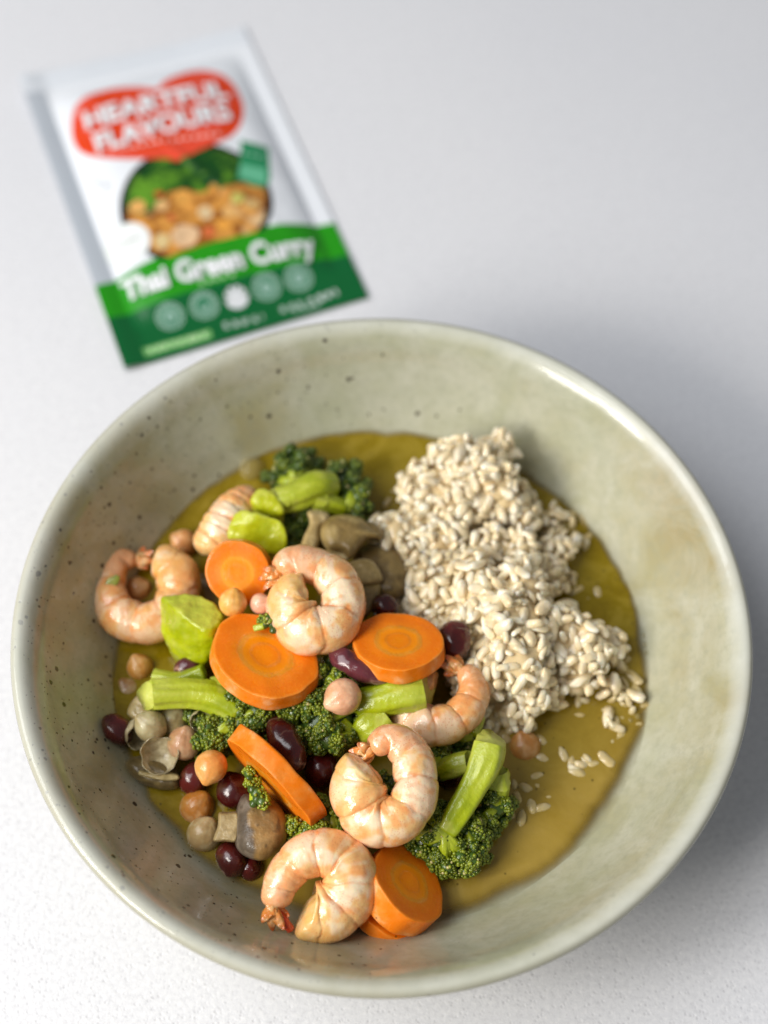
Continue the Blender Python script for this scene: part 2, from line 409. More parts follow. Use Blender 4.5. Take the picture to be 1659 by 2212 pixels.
# ------------------------------------------------------------------ prawns
def prawn(label, ctrl, tail=True, tilt=(0, 0, 1), tone=0.0, seed=0, fins=None, cut=.35, segs=6, inner=.30):
    P4 = np.array([[*U(x, y, z), r / 1000] for x, y, z, r in ctrl])
    n = 190; Q = spline(P4, n); path, rad = Q[:, :3], Q[:, 3]
    up = camdir(tilt); ctr = path.mean(0)
    bnd = np.linspace(.10, .93, segs + 1)
    def rfun(s, a):
        s = s + .022 * np.sin(a) ** 2 + .010 * vnoise(np.stack([s * 5, np.cos(a) * 2, np.sin(a) * 2], -1), 1, seed + 3)
        ph = np.zeros_like(s); k = np.clip(np.searchsorted(bnd, s.ravel()).reshape(s.shape) - 1, 0, segs - 1)
        ph = np.clip((s - bnd[k]) / (bnd[k + 1] - bnd[k]), 0, 1)
        out = .55 + .45 * np.cos(a)                # 1 at the back, .1 at the belly
        side = np.abs(np.sin(a))
        f = (np.clip(np.sin(np.pi * ph), 0, 1) ** .40 - .75) * (.095 + .06 * (1 - out))
        f += .05 * (1 - ph) * out
        f = np.where((s < bnd[0]) | (s > bnd[-1]), 0, f)
        belly = -.10 * np.exp(-((a - np.pi) / .55) ** 2) + .05 * np.exp(-((np.abs(a - np.pi) - .8) / .35) ** 2) * (.6 + .6 * np.sin(2 * np.pi * ph))
        lump = .045 * vnoise(np.stack([s * 11, np.cos(a) * 1.3, np.sin(a) * 1.3], -1), 1, seed) + .022 * vnoise(np.stack([s * 34, np.cos(a) * 3.5, np.sin(a) * 3.5], -1), 1, seed + 5)
        vein = -.07 * np.exp(-((np.minimum(a, 2 * np.pi - a)) / .12) ** 2) * sm(s, .25, .5)
        inn = .5 - .5 * np.cos(a)
        return 1 + f + belly + lump + vein + inner * inn ** 1.6
    V, F, s, a = sweep(path, rad, up, 72, .9, cut, outward=ctr, flat=.96, rfun=rfun)
    V = V + (fbm(V, 420, seed, 3) * .00013)[:, None] * 1.0
    # rough cut at the head end
    V = V + (sm(s, .94, 1.0) * vnoise(V, 500, seed + 9) * .0010)[:, None] * camdir((.3, .4, .8))
    cream = np.array((.87, .56, .23)); pink = np.array((.86, .34, .105)); orange = np.array((.74, .19, .018)); pale = np.array((.92, .79, .56)); yel = np.array((.80, .54, .15))
    s0 = s; s = s + .022 * np.sin(a) ** 2 + .010 * vnoise(np.stack([s * 5, np.cos(a) * 2, np.sin(a) * 2], -1), 1, seed + 3)
    nb = fbm(V, 170, seed + 2, 3); nb2 = fbm(V, 420, seed + 4, 2)
    c = mix(cream, pale, sm(nb, -.10, .22))
    c = mix(c, pink, .75 * sm(nb2 - 1.3 * nb, -.10, .50) * (1 - .35 * s))
    k = np.clip(np.searchsorted(bnd, s) - 1, 0, segs - 1); ph = (s - bnd[k]) / (bnd[k + 1] - bnd[k])
    wav = .05 * vnoise(V, 260, seed + 6)
    dseam = np.minimum(np.abs(ph + wav), np.abs(1 - ph - wav))
    inner = .5 - .5 * np.cos(a)
    c = mix(c, orange, .80 * np.exp(-(dseam / .028) ** 2) * (.55 + .45 * vnoise(V, 500, seed)))
    c = mix(c, orange, .55 * np.exp(-(dseam / .18) ** 2) * sm(nb2, -.1, .4) * (.45 + .8 * inner))
    c = mix(c, orange, .45 * inner ** 3 * sm(nb, -.5, .4))
    c = mix(c, pink, .80 * (1 - inner) ** 4 * sm(nb, -.6, .4))
    c = mix(c, np.array((.82, .38, .17)), .78 * (1 - sm(s, .10, .36)))
    ray = vnoise(np.stack([s * 60, np.cos(a) * 1.2 + 3, np.sin(a) * 1.2], -1), 1, seed + 8) + .6 * vnoise(np.stack([s * 130, np.cos(a) * 2 + 3, np.sin(a) * 2], -1), 1, seed + 9)
    c = mix(c, orange, .34 * sm(ray, .2, .9) * (.15 + .95 * inner))
    c = mix(c, pale, .45 * sm(-ray, .2, .9) * (1 - inner))
    c = mix(c, yel, .55 * sm(s, .80, .97) * sm(nb2, -.5, .3))
    c = mix(c, np.array((.66, .26, .06)), tone)
    loc = path.mean(0); loc = np.array([loc[0], loc[1], V[:, 2].min()])
    t = thing('cooked_prawn', label, 'prawn', loc, 'curled cooked prawns in the curry')
    put('body', V, F, MP, t, c)
    if tail:
        d0 = path[0] - path[6]; d0 /= np.linalg.norm(d0)
        if fins is not None: d0 = camdir((fins[0], -fins[1], .15))
        side = np.cross(up, d0); side /= np.linalg.norm(side)
        for q, (sp, ln) in enumerate(((-.95, .8), (-.35, 1.1), (.2, 1.15), (.8, .9))):
            dd = d0 * math.cos(sp) + side * math.sin(sp) + up * (.25 * math.sin(q * 2.3 + seed))
            dd /= np.linalg.norm(dd); L = .0062 * ln * (.8 + .2 * rad[0] / .003)
            pp = np.array([path[0] + dd * L * x + up * .0012 * math.sin(x * 3 + q) for x in np.linspace(-.25, 1, 30)])
            x = np.linspace(0, 1, 30); rr = .0016 * np.sin(np.pi * np.clip(x * .82 + .15, 0, 1)) ** .8
            Vf, Ff, sf, af = sweep(pp, rr, up, 20, .6, .6, flat=.16, rfun=lambda s_, a_: 1 + .18 * np.sin(a_ * 7 + s_ * 4))
            Vf = Vf + (vnoise(Vf, 900, q + seed) * .0005)[:, None] * up
            cf = mix((.78, .26, .05), (.86, .50, .22), sm(vnoise(Vf, 600, q), -.4, .6)); cf = mix(cf, (.62, .10, .015), sm(sf, .6, 1) * .7)
            put('tail_fin', Vf, Ff, MFN, t, cf)
    return t, path
prawn('plump pale pink prawn curled tightly on top of the carrot slices, highest in the bowl',
      [(600, 1238, .060, 2.8), (628, 1213, .060, 4.6), (690, 1222, .059, 5.4), (738, 1262, .058, 6.0), (745, 1320, .057, 6.2), (715, 1362, .056, 6.6), (655, 1366, .056, 6.9), (624, 1318, .057, 6.9), (632, 1278, .059, 6.2), (662, 1268, .059, 4.6)],
      tilt=(-.08, .12, 1), inner=.38, seed=1, fins=(-.75, .55))
prawn('large curled prawn with ragged orange tail tip, lying beside the upright broccoli floret',
      [(800, 1622, .057, 2.9), (838, 1594, .057, 4.4), (885, 1622, .056, 5.6), (903, 1685, .055, 5.9), (892, 1740, .053, 6.3), (850, 1777, .051, 6.9), (797, 1770, .050, 7.5), (771, 1722, .052, 7.6), (773, 1676, .054, 7.4), (792, 1648, .056, 6.4)],
      tilt=(0, .05, 1), seed=2, fins=(-.9, .35))
prawn('nearest prawn with red tail fragments, lying against the near wall of the bowl',
      [(587, 1962, .046, 3.4), (598, 1912, .046, 4.2), (630, 1862, .048, 5.0), (682, 1832, .049, 5.7), (740, 1845, .048, 6.3), (768, 1895, .046, 6.7), (755, 1948, .043, 7.2), (712, 1980, .041, 7.4), (672, 1984, .041, 7.0), (650, 1974, .042, 5.8)],
      tilt=(-.05, .2, 1), seed=3, fins=(.35, .94), inner=.55)
prawn('orange tinged prawn curled in the sauce against the left wall of the bowl',
      [(296, 1212, .034, 2.6), (256, 1210, .035, 4.0), (232, 1258, .035, 5.0), (243, 1318, .035, 6.0), (285, 1348, .035, 6.3), (342, 1345, .036, 6.1), (386, 1300, .037, 6.4), (388, 1245, .038, 6.6), (362, 1214, .038, 5.8), (344, 1206, .037, 4.6)],
      tilt=(0, .1, 1), seed=4, fins=(.8, -.3), tone=.34)
prawn('yellowish prawn half hidden under the carrot slice next to the rice, orange tail up',
      [(993, 1444, .048, 2.8), (1018, 1466, .047, 4.0), (1024, 1508, .046, 4.8), (992, 1553, .045, 5.4), (937, 1574, .044, 6.0), (892, 1556, .042, 6.0), (880, 1510, .041, 6.0), (912, 1478, .042, 5.5), (942, 1484, .042, 4.6)],
      tilt=(0, .05, 1), seed=5, fins=(-.8, -.35), tone=.28)
prawn('pale ridged prawn partly covered by broccoli stem chunks, behind the round carrot slice',
      [(556, 1066, .040, 3.6), (525, 1082, .041, 5.2), (492, 1112, .043, 6.0), (468, 1150, .042, 6.2), (445, 1180, .040, 5.2), (436, 1196, .039, 4.0)],
      tail=False, tilt=(.2, .2, 1), seed=6, cut=.7, segs=7)

# ------------------------------------------------------------------ carrots
def carrot(label, px, py, z, R, th, ncam, seed=0, oval=1.0, taper=.04, fib=1.0):
    n = camdir(ncam); c = U(px, py, z); fr = frame(n); R /= 1000; th /= 1000
    na = 120; a = np.arange(na) / na * 2 * np.pi
    out = 1 + .022 * np.sin(2 * a + seed) + .016 * np.sin(3 * a + 2 * seed) + .014 * np.sin(5 * a + seed * 3) + .006 * np.sin(11 * a + seed)
    prof = [(q, 0.0, 0) for q in np.linspace(0.0, .93, 26)] + [(.985, -.006, .25), (.997, -.025, .8), (1.0, -.05, 1)]
    prof += [(1.0 + taper * t, -.05 - .83 * t, 1) for t in np.linspace(.1, 1, 8)] + [(.99 + taper, -.94, .8), (.95, -1.0, .2)] + [(q, -1.0, 0) for q in (.7, .4, 0.0)]
    prof = np.array(prof); nr = len(prof)
    rr = prof[:, 0][:, None] * out[None]
    X = rr * np.cos(a) * R; Y = rr * np.sin(a) * R * oval; Z = np.broadcast_to(prof[:, 1][:, None] * th, X.shape) + 0
    L = np.stack([X, Y, Z], -1).reshape(-1, 3)
    L[:, 2] += .0004 * vnoise(L, 160, seed)
    rad = L[:, :2] * (vnoise(L, 240, seed + 2) * .012)[:, None]; L[:, :2] += rad
    V = c + L @ fr
    i, j = np.meshgrid(np.arange(nr - 1), np.arange(na), indexing='ij')
    F = np.stack([i * na + j, (i + 1) * na + j, (i + 1) * na + (j + 1) % na, i * na + (j + 1) % na], -1).reshape(-1, 4)
    aa = np.broadcast_to(np.minimum(a, 2 * np.pi - a)[None] * 2, X.shape).ravel()
    o = put('carrot_slice', V, F, MC, attrs={'rr': np.broadcast_to(np.clip(prof[:, 0], 0, 1)[:, None], X.shape).ravel(), 'aa': aa, 'fib': np.full(X.size, fib), 'side': np.broadcast_to(prof[:, 2][:, None], X.shape).ravel()})
    return tag(o, label, 'carrot slice', 'thick cooked carrot slices in the curry')
carrot('largest carrot slice, a broad orange disc just below the top prawn', 573, 1414, .0555, 17.2, 6.4, (.16, .62, .77), 1, oval=.86)
carrot('flat orange carrot slice with a clear core ring, next to the rice', 860, 1384, .0555, 14.0, 5.8, (.02, .76, .65), 2, oval=.93)
carrot('small round carrot slice facing the viewer below the pale broccoli stem chunk', 513, 1238, .0530, 10.6, 5.0, (-.10, -.06, 1), 3, fib=.15)
carrot('carrot slice standing on edge beside the grey mushroom, its peel side turned up', 580, 1694, .0455, 18.8, 6.5, (-.66, -.62, .30), 4, oval=.86)
carrot('upper of two overlapping carrot slices in the near sauce beside the nearest prawn', 885, 1905, .0420, 13.5, 9.0, (.60, .60, .52), 5, oval=.92)
carrot('lower of the two overlapping carrot slices, mostly hidden in the near sauce', 856, 1945, .0335, 12.5, 6.0, (.42, .56, .71), 6)

# ------------------------------------------------------------------ broccoli
GB = np.array((.40, .47, .002)); GP = np.array((.60, .61, .12)); GD = np.array((.19, .27, .001))
def stem_geo(ctrl, seed, B=(0, 0, 1), cut0=.12, cut1=.4, flat=.9):
    P4 = np.array([[*U(x, y, z), r / 1000] for x, y, z, r in ctrl]); Q = spline(P4, 80)
    def rf(s, a): return 1 + .10 * vnoise(np.stack([s * 3, np.cos(a) * 1.5, np.sin(a) * 1.5], -1), 1, seed) + .075 * np.cos(4 * a + seed + s * 2) + .03 * vnoise(np.stack([s * 7, np.cos(a) * 5, np.sin(a) * 5], -1), 1, seed) + .025 * np.cos(9 * a + 3 * s + seed)
    V, F, s, a = sweep(Q[:, :3], Q[:, 3], camdir(B), 48, cut0, cut1, flat=flat, rfun=rf)
    if ctrl[0][3] > 3.2:
        T0 = Q[2, :3] - Q[0, :3]; T0 /= np.linalg.norm(T0); upc = camdir((.1, .1, 1)); upc = upc - (upc @ T0) * T0; upc /= np.linalg.norm(upc)
        off = (V - Q[0, :3]) @ upc
        V = V + (1.05 * (off + ctrl[0][3] / 1000) * (1 - sm(s, .0, .22)))[:, None] * T0
    c = mix(GB, GD, .6 * sm(fbm(V, 160, seed) + .9 * (s - .6), -.1, .6)); c = mix(c, GP, .9 * (1 - sm(s, .0, .035)) + .35 * sm(vnoise(V, 350, seed), .2, .7)); c = mix(c, GP, .45 * sm(vnoise(np.stack([s * 4, np.cos(a) * 6 + 9, np.sin(a) * 6], -1), 1, seed + 3), .1, .6) * (1 - s)); c = mix(c, (.50, .54, .12), .30 * (1 - sm(s, .2, .9)))
    return V, F, c
def crown_geo(lobes, seed, dark=0.0, sub=3.0, bud=.58):
    rng = np.random.default_rng(seed)
    C = np.array([U(x, y, z) for x, y, z, r in lobes]); Rr = np.array([r / 1000 for *_, r in lobes])
    base, buds = [], []
    Vi, Fi = ico(3); Vb, Fb = ico(2)
    to = CAM / np.linalg.norm(CAM)
    for i, (c, r) in enumerate(zip(C, Rr)):
        V = c + Vi * r * .80 * (1 + .12 * vnoise(Vi * 2, 1, seed + i))[:, None]
        base.append((V, Fi, np.tile((.05, .10, .012), (len(V), 1))))
        k = int(4 * np.pi * r * r / ((sub / 1000) ** 2 * 1.9))
        g = (1 + 5 ** .5) / 2; t = np.arange(k) + .5; ph = np.arccos(1 - 2 * t / k); th = 2 * np.pi * t / g
        D = np.stack([np.sin(ph) * np.cos(th), np.sin(ph) * np.sin(th), np.cos(ph)], 1)
        for d in D:
            d = d + rng.normal(0, .16, 3); d /= np.linalg.norm(d)
            if d @ to < -.45 or rng.uniform() < .12: continue
            p = c + d * r * rng.uniform(.82, 1.10)
            if any(np.linalg.norm(p - C[j]) < Rr[j] * .85 for j in range(len(C)) if j != i): continue
            sr = sub / 1000 * rng.uniform(.55, .85)
            tone = rng.uniform(0, 1)
            m = int(26 * (sr / .0018) ** 2)
            q = rng.normal(size=(m * 2, 3)); q /= np.linalg.norm(q, axis=1)[:, None]; q = q[q @ d > -.25][:m + 10]
            base.append((p + Vi[:, :] * sr * .92, Fi, np.tile((.07, .13, .015), (len(Vi), 1))) if False else (p + Vb * sr * .93, Fb, np.tile((.06, .12, .014), (len(Vb), 1))))
            for x in q:
                br = bud / 1000 * rng.uniform(.7, 1.2)
                col = mix((.040, .085, .002), (.31, .36, .015), np.clip(.35 * tone + .65 * rng.uniform() ** 1.6 - dark, 0, 1))
                if rng.uniform() < .035: col = np.array((.48, .42, .16))
                buds.append((p + x * sr * rng.uniform(.92, 1.08), br, col))
    P = np.array([b[0] for b in buds]); R_ = np.array([b[1] for b in buds]); Cc = np.array([b[2] for b in buds])
    v1, f1 = ico(1)
    VV = (P[:, None] + v1[None] * R_[:, None, None]).reshape(-1, 3)
    FF = (f1[None] + (np.arange(len(P)) * len(v1))[:, None, None]).reshape(-1, 3)
    CC = np.repeat(Cc, len(v1), 0)
    Bv, Bf, Bc = join(base)
    return (Bv, Bf, Bc), (VV, FF, CC)
def floret(label, stems, lobes, seed, dark=0.0):
    allp = [U(x, y, z) for st in stems for x, y, z, r in st] + [U(x, y, z) for x, y, z, r in lobes]
    c = np.mean(allp, 0); c[2] = min(p[2] for p in allp)
    t = thing('broccoli_floret', label, 'broccoli floret', c, 'broccoli florets in the curry')
    for k, st in enumerate(stems):
        V, F, cc = stem_geo(st, seed + k * 7)
        put('stalk', V, F, MST, t, cc)
    if lobes and len(lobes) > 4:
        ends = [st[-1] for st in stems if st[-1][3] > 1.5]; nb = 0
        for lx, ly, lz, lr in lobes:
            e = min(ends, key=lambda q: (q[0] - lx) ** 2 + (q[1] - ly) ** 2); dd = math.hypot(e[0] - lx, e[1] - ly)
            if dd < 25 or dd > 135: continue
            mx, my = e[0] * .45 + lx * .55, e[1] * .45 + ly * .55
            V, F, cc = stem_geo([(e[0] - (lx - e[0]) * .15, e[1] - (ly - e[1]) * .15, e[2], e[3] * .55), (mx, my, (e[2] + lz) / 2 + .0028, max(1.9, e[3] * .5)), (lx, ly, lz + lr * .0005, 2.2)], seed + nb)
            put('branch', V, F, MST, t, mix(cc, GD, .35)); nb += 1
    if lobes:
        b, bd = crown_geo(lobes, seed, dark)
        cr = put('crown', b[0], b[1], MBU, t, b[2])
        put('buds', bd[0], bd[1], MBU, cr, bd[2], kind='stuff')
    return t
floret('broccoli floret at the far edge with dark crowns and a bright forked stalk',
       [[(566, 1088, .046, 4.6), (640, 1072, .047, 4.6), (685, 1052, .046, 5.2), (728, 1046, .043, 4.0)], [(660, 1070, .046, 3.6), (705, 1085, .043, 3.2), (748, 1100, .040, 2.6)], [(640, 1070, .044, 3.4), (636, 1040, .041, 2.6)]],
       [(634, 1014, .037, 6.5), (664, 1004, .035, 5.0), (606, 1040, .034, 5.0), (742, 1036, .037, 6.0), (764, 1068, .037, 6.2), (766, 1100, .036, 5.0), (706, 1062, .036, 5), (655, 1132, .035, 7.0)], 11, .25)
floret('broccoli floret at the left of the bowl with a pale green stalk pointing left',
       [[(286, 1507, .043, 4.2), (345, 1500, .044, 4.6), (420, 1500, .044, 4.4), (478, 1512, .043, 5.0), (520, 1548, .042, 3.6)], [(450, 1490, .043, 3.6), (490, 1482, .043, 3.4)], [(330, 1462, .037, 2.6), (385, 1470, .038, 2.6), (445, 1450, .041, 2.8)]],
       [(520, 1512, .042, 5.5), (558, 1540, .040, 7.0), (524, 1556, .040, 5.2), (590, 1562, .037, 6.0), (456, 1592, .036, 6.4), (482, 1576, .036, 5.5), (430, 1560, .034, 4.5)], 12)
floret('central broccoli floret with a thick glossy stalk end pointing right under the bean',
       [[(952, 1486, .049, 5.8), (885, 1498, .049, 6.6), (825, 1512, .048, 5.6), (765, 1522, .046, 4.4)], [(850, 1530, .046, 4.5), (800, 1568, .044, 5.0), (770, 1590, .042, 3.4)]],
       [(640, 1535, .041, 7.0), (692, 1560, .043, 7.0), (712, 1595, .045, 5.2), (668, 1500, .043, 6.5), (708, 1462, .046, 5.4), (735, 1560, .042, 6.0), (660, 1590, .040, 6), (745, 1480, .043, 5)], 13)
floret('upright broccoli floret at the right of the pile, cut stalk end upward',
       [[(1068, 1564, .050, 4.6), (1050, 1640, .049, 5.6), (1022, 1700, .047, 4.5), (990, 1752, .045, 4.2), (962, 1800, .042, 3.4)], [(1066, 1650, .045, 4.4), (1078, 1700, .041, 3.4), (1072, 1745, .037, 2.6)], [(1030, 1645, .045, 3.6), (990, 1652, .043, 4.0), (945, 1668, .040, 2.8)], [(1030, 1545, .040, 2.6), (1016, 1590, .040, 2.6)], [(1000, 1730, .042, 3), (1010, 1790, .038, 2.4)]],
       [(934, 1768, .039, 5.4), (944, 1812, .036, 6.0), (992, 1840, .034, 6.6), (1020, 1800, .036, 5.2), (918, 1815, .036, 5.2), (962, 1850, .034, 5.0), (1020, 1850, .033, 4.4), (1068, 1742, .036, 5.2), (1046, 1768, .034, 4.8), (940, 1640, .036, 4.5), (852, 1702, .038, 5.0), (880, 1800, .036, 4), (985, 1590, .034, 5.0)], 14)  # lobe inside the large prawn's loop is added to darken that hole
floret('small broccoli piece wedged between the standing carrot slice and two prawns',
       [[(690, 1770, .040, 2.4), (712, 1752, .040, 2.6)]],
       [(650, 1796, .036, 5.4), (696, 1768, .040, 5.2), (628, 1828, .034, 3.8), (722, 1792, .037, 5.2), (680, 1800, .036, 5.0)], 15, -.25)
floret('green broccoli crumb stuck to the upper rim of the largest carrot slice',
       [[(548, 1358, .057, 1.0), (572, 1352, .058, 1.1)]], [(572, 1350, .0575, 1.6), (588, 1348, .0575, 1.8), (590, 1362, .0575, 1.5)], 16, -.3)
floret('green broccoli crumb hanging over the grey mushroom cap',
       [[(545, 1690, .047, 1.0), (548, 1730, .046, 1.2)]], [(540, 1682, .0475, 1.9), (546, 1705, .047, 2.0), (556, 1726, .0465, 2.1), (548, 1736, .046, 1.6)], 17, -.45)

def chunk(label, pts, drop, seed, cols=(.43, .48, .001), parent=None):
    import bmesh
    P = [U(*p) for p in pts]; P += [np.array(p) * np.array((1, 1, 1)) - np.array((0, 0, drop)) + .12 * (np.mean(P, 0) - p) for p in P]
    b = bmesh.new()
    for p in P: b.verts.new(p)
    r = bmesh.ops.convex_hull(b, input=b.verts)
    bmesh.ops.delete(b, geom=[v for v in b.verts if not v.link_faces], context='VERTS')
    bmesh.ops.dissolve_limit(b, angle_limit=math.radians(14), verts=b.verts[:], edges=b.edges[:])
    bmesh.ops.bevel(b, geom=b.edges[:] + b.verts[:], offset=.0011, segments=3, profile=.6, affect='EDGES')
    bmesh.ops.triangulate(b, faces=b.faces[:])
    for _ in range(4):
        es = [e for e in b.edges if e.calc_length() > .0011]
        if not es: break
        bmesh.ops.subdivide_edges(b, edges=es, cuts=1); bmesh.ops.triangulate(b, faces=b.faces[:])
    bmesh.ops.smooth_vert(b, verts=b.verts[:], factor=.5, use_axis_x=True, use_axis_y=True, use_axis_z=True)
    for _ in range(3): bmesh.ops.smooth_vert(b, verts=b.verts[:], factor=.5, use_axis_x=True, use_axis_y=True, use_axis_z=True)
    V = np.array([v.co[:] for v in b.verts]); b.normal_update(); N = np.array([v.normal[:] for v in b.verts]); F = [[v.index for v in f.verts] for f in b.faces]; b.free()
    V = V + N * (fbm(V, 160, seed) * .0009 + fbm(V, 600, seed) * .0003)[:, None]
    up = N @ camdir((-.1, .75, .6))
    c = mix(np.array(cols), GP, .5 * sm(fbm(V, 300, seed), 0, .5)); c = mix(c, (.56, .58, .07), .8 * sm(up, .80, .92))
    c = mix(c, GD, .35 * sm(fbm(V, 130, seed + 3), 0, .5))
    if parent is not None:
        return put('stem', V, F, MMU, parent, mix(np.array(cols), np.array(cols) * .65, sm(fbm(V, 220, seed), -.1, .5)))
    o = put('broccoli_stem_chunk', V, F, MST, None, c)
    return tag(o, label, 'broccoli stem', 'cut broccoli stem chunks')
chunk('largest cut broccoli stem chunk, bright green, between the left prawn and the largest carrot slice',
      [(342, 1284, .047), (425, 1280, .049), (470, 1308, .050), (486, 1340, .050), (470, 1400, .046), (436, 1442, .038), (400, 1436, .037), (362, 1402, .038), (343, 1350, .041), (385, 1325, .053), (450, 1368, .0525)], .010, 1)
chunk('small pale broccoli stem chunk at the far side, touching the forked stalk',
      [(534, 1078, .051), (560, 1050, .051), (592, 1058, .052), (618, 1092, .051), (612, 1114, .049), (556, 1102, .049)], .009, 2, (.50, .53, .008))
chunk('wedge of cut broccoli stem just above the small round carrot slice',
      [(512, 1096, .052), (545, 1108, .0545), (614, 1122, .0535), (622, 1172, .049), (612, 1204, .045), (580, 1190, .046), (484, 1162, .047), (492, 1130, .050)], .008, 3, (.48, .52, .006))

# ------------------------------------------------------------------ legumes
def blob(c, rad3, R=None, n=4, seed=0, amp=.05, fr=1.6, pw=1):
    V, F = ico(n); d = 1 + amp * fbm(V, fr, seed, 3)
    V_ = np.sign(V) * np.abs(V) ** pw if pw != 1 else V
    L = V_ * d[:, None] * np.array(rad3); R = np.eye(3) if R is None else R
    return c + L @ R, F, V
def chickpea(label, px, py, z, r, seed, col=(.74, .36, .14), ang=None, drop=0.0):
    if z < .0345: z -= .0024
    c = U(px, py, z); r /= 1000; V, F = ico(5)
    rng = np.random.default_rng(seed)
    ax = camdir((math.cos(ang or seed), math.sin(ang or seed), .5)); fr = frame(ax, camdir((0.2, .1, 1)))
    d = 1 + .035 * fbm(V, 1.5, seed) + .012 * fbm(V, 6, seed + 1)
    x, y, zz = V.T
    d = d - .018 * np.exp(-(x / .14) ** 2) * sm(zz, .1, .9) + .01 * np.exp(-((np.abs(x) - .35) / .3) ** 2)
    d = d + .22 * np.exp(-((1 - zz) / .05)) + .004 * np.sin(14 * np.arctan2(y, x)) * sm(zz, 0, .8)
    P = c + (V * d[:, None] * r * np.array((1.0, .93, 1.02))) @ fr
    cc = mix(np.array(col), np.array(col) * 1.0 + np.array((.12, .14, .10)), sm(fbm(V, 2.2, seed + 3), -.2, .5)); cc = mix(cc, np.array(col) * .6, .35 * np.exp(-(x / .07) ** 2) * sm(zz, 0, .9))
    o = put('chickpea', P, F, MCH, None, cc)
    return tag(o, label, 'chickpea', 'cooked chickpeas in the curry'), c, fr
chickpea('pinkish chickpea with split skin sitting on the central broccoli crown', 741, 1505, .054, 5.7, 3, (.80, .42, .24), 3.6)
chickpea('glossy orange chickpea touching the lower left end of the standing carrot slice', 456, 1656, .042, 5.1, 4, (.78, .34, .08), 4.4)
chickpea('brownish orange chickpea half sunk in sauce, left of the grey mushroom', 426, 1744, .0315, 5.6, 5, (.46, .17, .02), 1.0)  # lower-left chickpea colours are deepened to stand in for the rim's shade
chickpea('dusty pink chickpea under the left floret, beside the loose skins', 398, 1606, .036, 5.4, 6, (.46, .24, .12), 1.4)
chickpea('pale tan chickpea at the lower left edge of the sauce beside the mushroom stem', 442, 1802, .0325, 5.6, 7, (.42, .28, .12), 1.2)
chickpea('pointed yellow orange chickpea leaning on the small round carrot slice', 503, 1302, .054, 4.5, 8, (.84, .42, .09), 1.4)
chickpea('small pink chickpea tucked beside the top prawn', 563, 1304, .053, 3.4, 9, (.76, .40, .26), .4)
chickpea('orange brown chickpea just left of the stalk, below the left prawn', 303, 1442, .0315, 4.4, 10, (.58, .26, .05), 2.)
chickpea('brown chickpea seen through the loop of the left prawn', 297, 1274, .0305, 4.6, 11, (.50, .24, .07), .5)
chickpea('reddish brown chickpea behind the left prawn, at the far sauce edge', 398, 1172, .034, 4.6, 12, (.62, .27, .08), 2.6)
chickpea('lone brown chickpea in the open sauce below the rice', 1134, 1614, .0305, 5.2, 13, (.50, .21, .05), 1.9)
chickpea('dull brown chickpea sunk beside the dark bean at the left wall', 282, 1494, .0275, 4.8, 14, (.34, .17, .05), 2.2)

def bean(label, ctrl, seed, crack=0.0, bend=0.0, tone=0.0):
    ctrl = [(x, y, z - (.0022 if z < .0355 else 0), r_) for x, y, z, r_ in ctrl]
    P4 = np.array([[*U(x, y, z), r / 1000] for x, y, z, r in ctrl]); Q = spline(P4, 70)
    if bend:
        s = np.linspace(-1, 1, 70); T = Q[-1, :3] - Q[0, :3]; T /= np.linalg.norm(T)
        Q[:, :3] += np.cross(camdir((0, 0, 1)), T) * (1 - s[:, None] ** 2) * bend
    s = np.linspace(0, 1, 70); env = np.clip(1 - np.abs(2 * s - 1) ** 2.6, 0, 1) ** .5
    V, F, ss, aa = sweep(Q[:, :3], Q[:, 3] * env + 1e-5, camdir((.1, .2, 1)), 40, 0, 0, flat=.92, rfun=lambda s_, a_: 1 + .05 * vnoise(np.stack([s_ * 3, np.cos(a_), np.sin(a_)], -1), 1, seed))
    c = mix((.050, .004, .004), (.105, .010, .008), sm(fbm(V, 170, seed), -.3, .5)); c = mix(c, (.14, .035, .05), tone)
    if crack:
        l = np.abs(vnoise(V, 210, seed + 4)); c = mix(c, (.42, .24, .17), crack * (1 - sm(l, .0, .10)) * sm(vnoise(V, 120, seed + 8), -.1, .3))
    V = V + (vnoise(V, 500, seed) * .00025 + .0005 * vnoise(V, 200, seed))[:, None]
    o = put('kidney_bean', V, F, MBN, None, c)
    return tag(o, label, 'kidney bean', 'dark red kidney beans in the curry')
bean('rounded dark kidney bean against the left wall of the bowl', [(232, 1596, .034, 5.6), (252, 1578, .035, 5.9), (274, 1558, .035, 5.6)], 21)
bean('long purple kidney bean with torn skin between the top prawn and the flat carrot slice', [(712, 1404, .053, 2.8), (742, 1424, .054, 3.7), (785, 1448, .054, 3.6), (838, 1474, .053, 2.6)], 22, .5, tone=.6)
bean('upright kidney bean between the flat carrot slice and the rice', [(974, 1344, .047, 4.6), (982, 1380, .048, 5.0), (986, 1428, .047, 4.4)], 23, .2)
bean('glossy kidney bean with a pale crack above the standing carrot slice', [(592, 1548, .043, 3.8), (612, 1592, .046, 5.0), (650, 1664, .046, 4.6)], 24, .9)
bean('cracked kidney bean at the lower left, under the grey mushroom cap', [(478, 1826, .033, 4.0), (500, 1856, .034, 4.8), (526, 1886, .033, 4.2)], 25, .9)
bean('plain kidney bean end showing right of the cracked bean, under the grey mushroom cap', [(520, 1880, .031, 3.4), (542, 1874, .032, 4.0), (566, 1866, .031, 3.2)], 26)
bean('shadowed kidney bean below the dusty pink chickpea', [(398, 1668, .033, 4.4), (420, 1680, .034, 5.2), (448, 1694, .033, 4.6)], 27)
bean('shadowed kidney bean behind the grey mushroom cap, below the standing carrot slice', [(486, 1676, .034, 4.4), (504, 1704, .035, 5.4), (524, 1742, .034, 4.8)], 28)
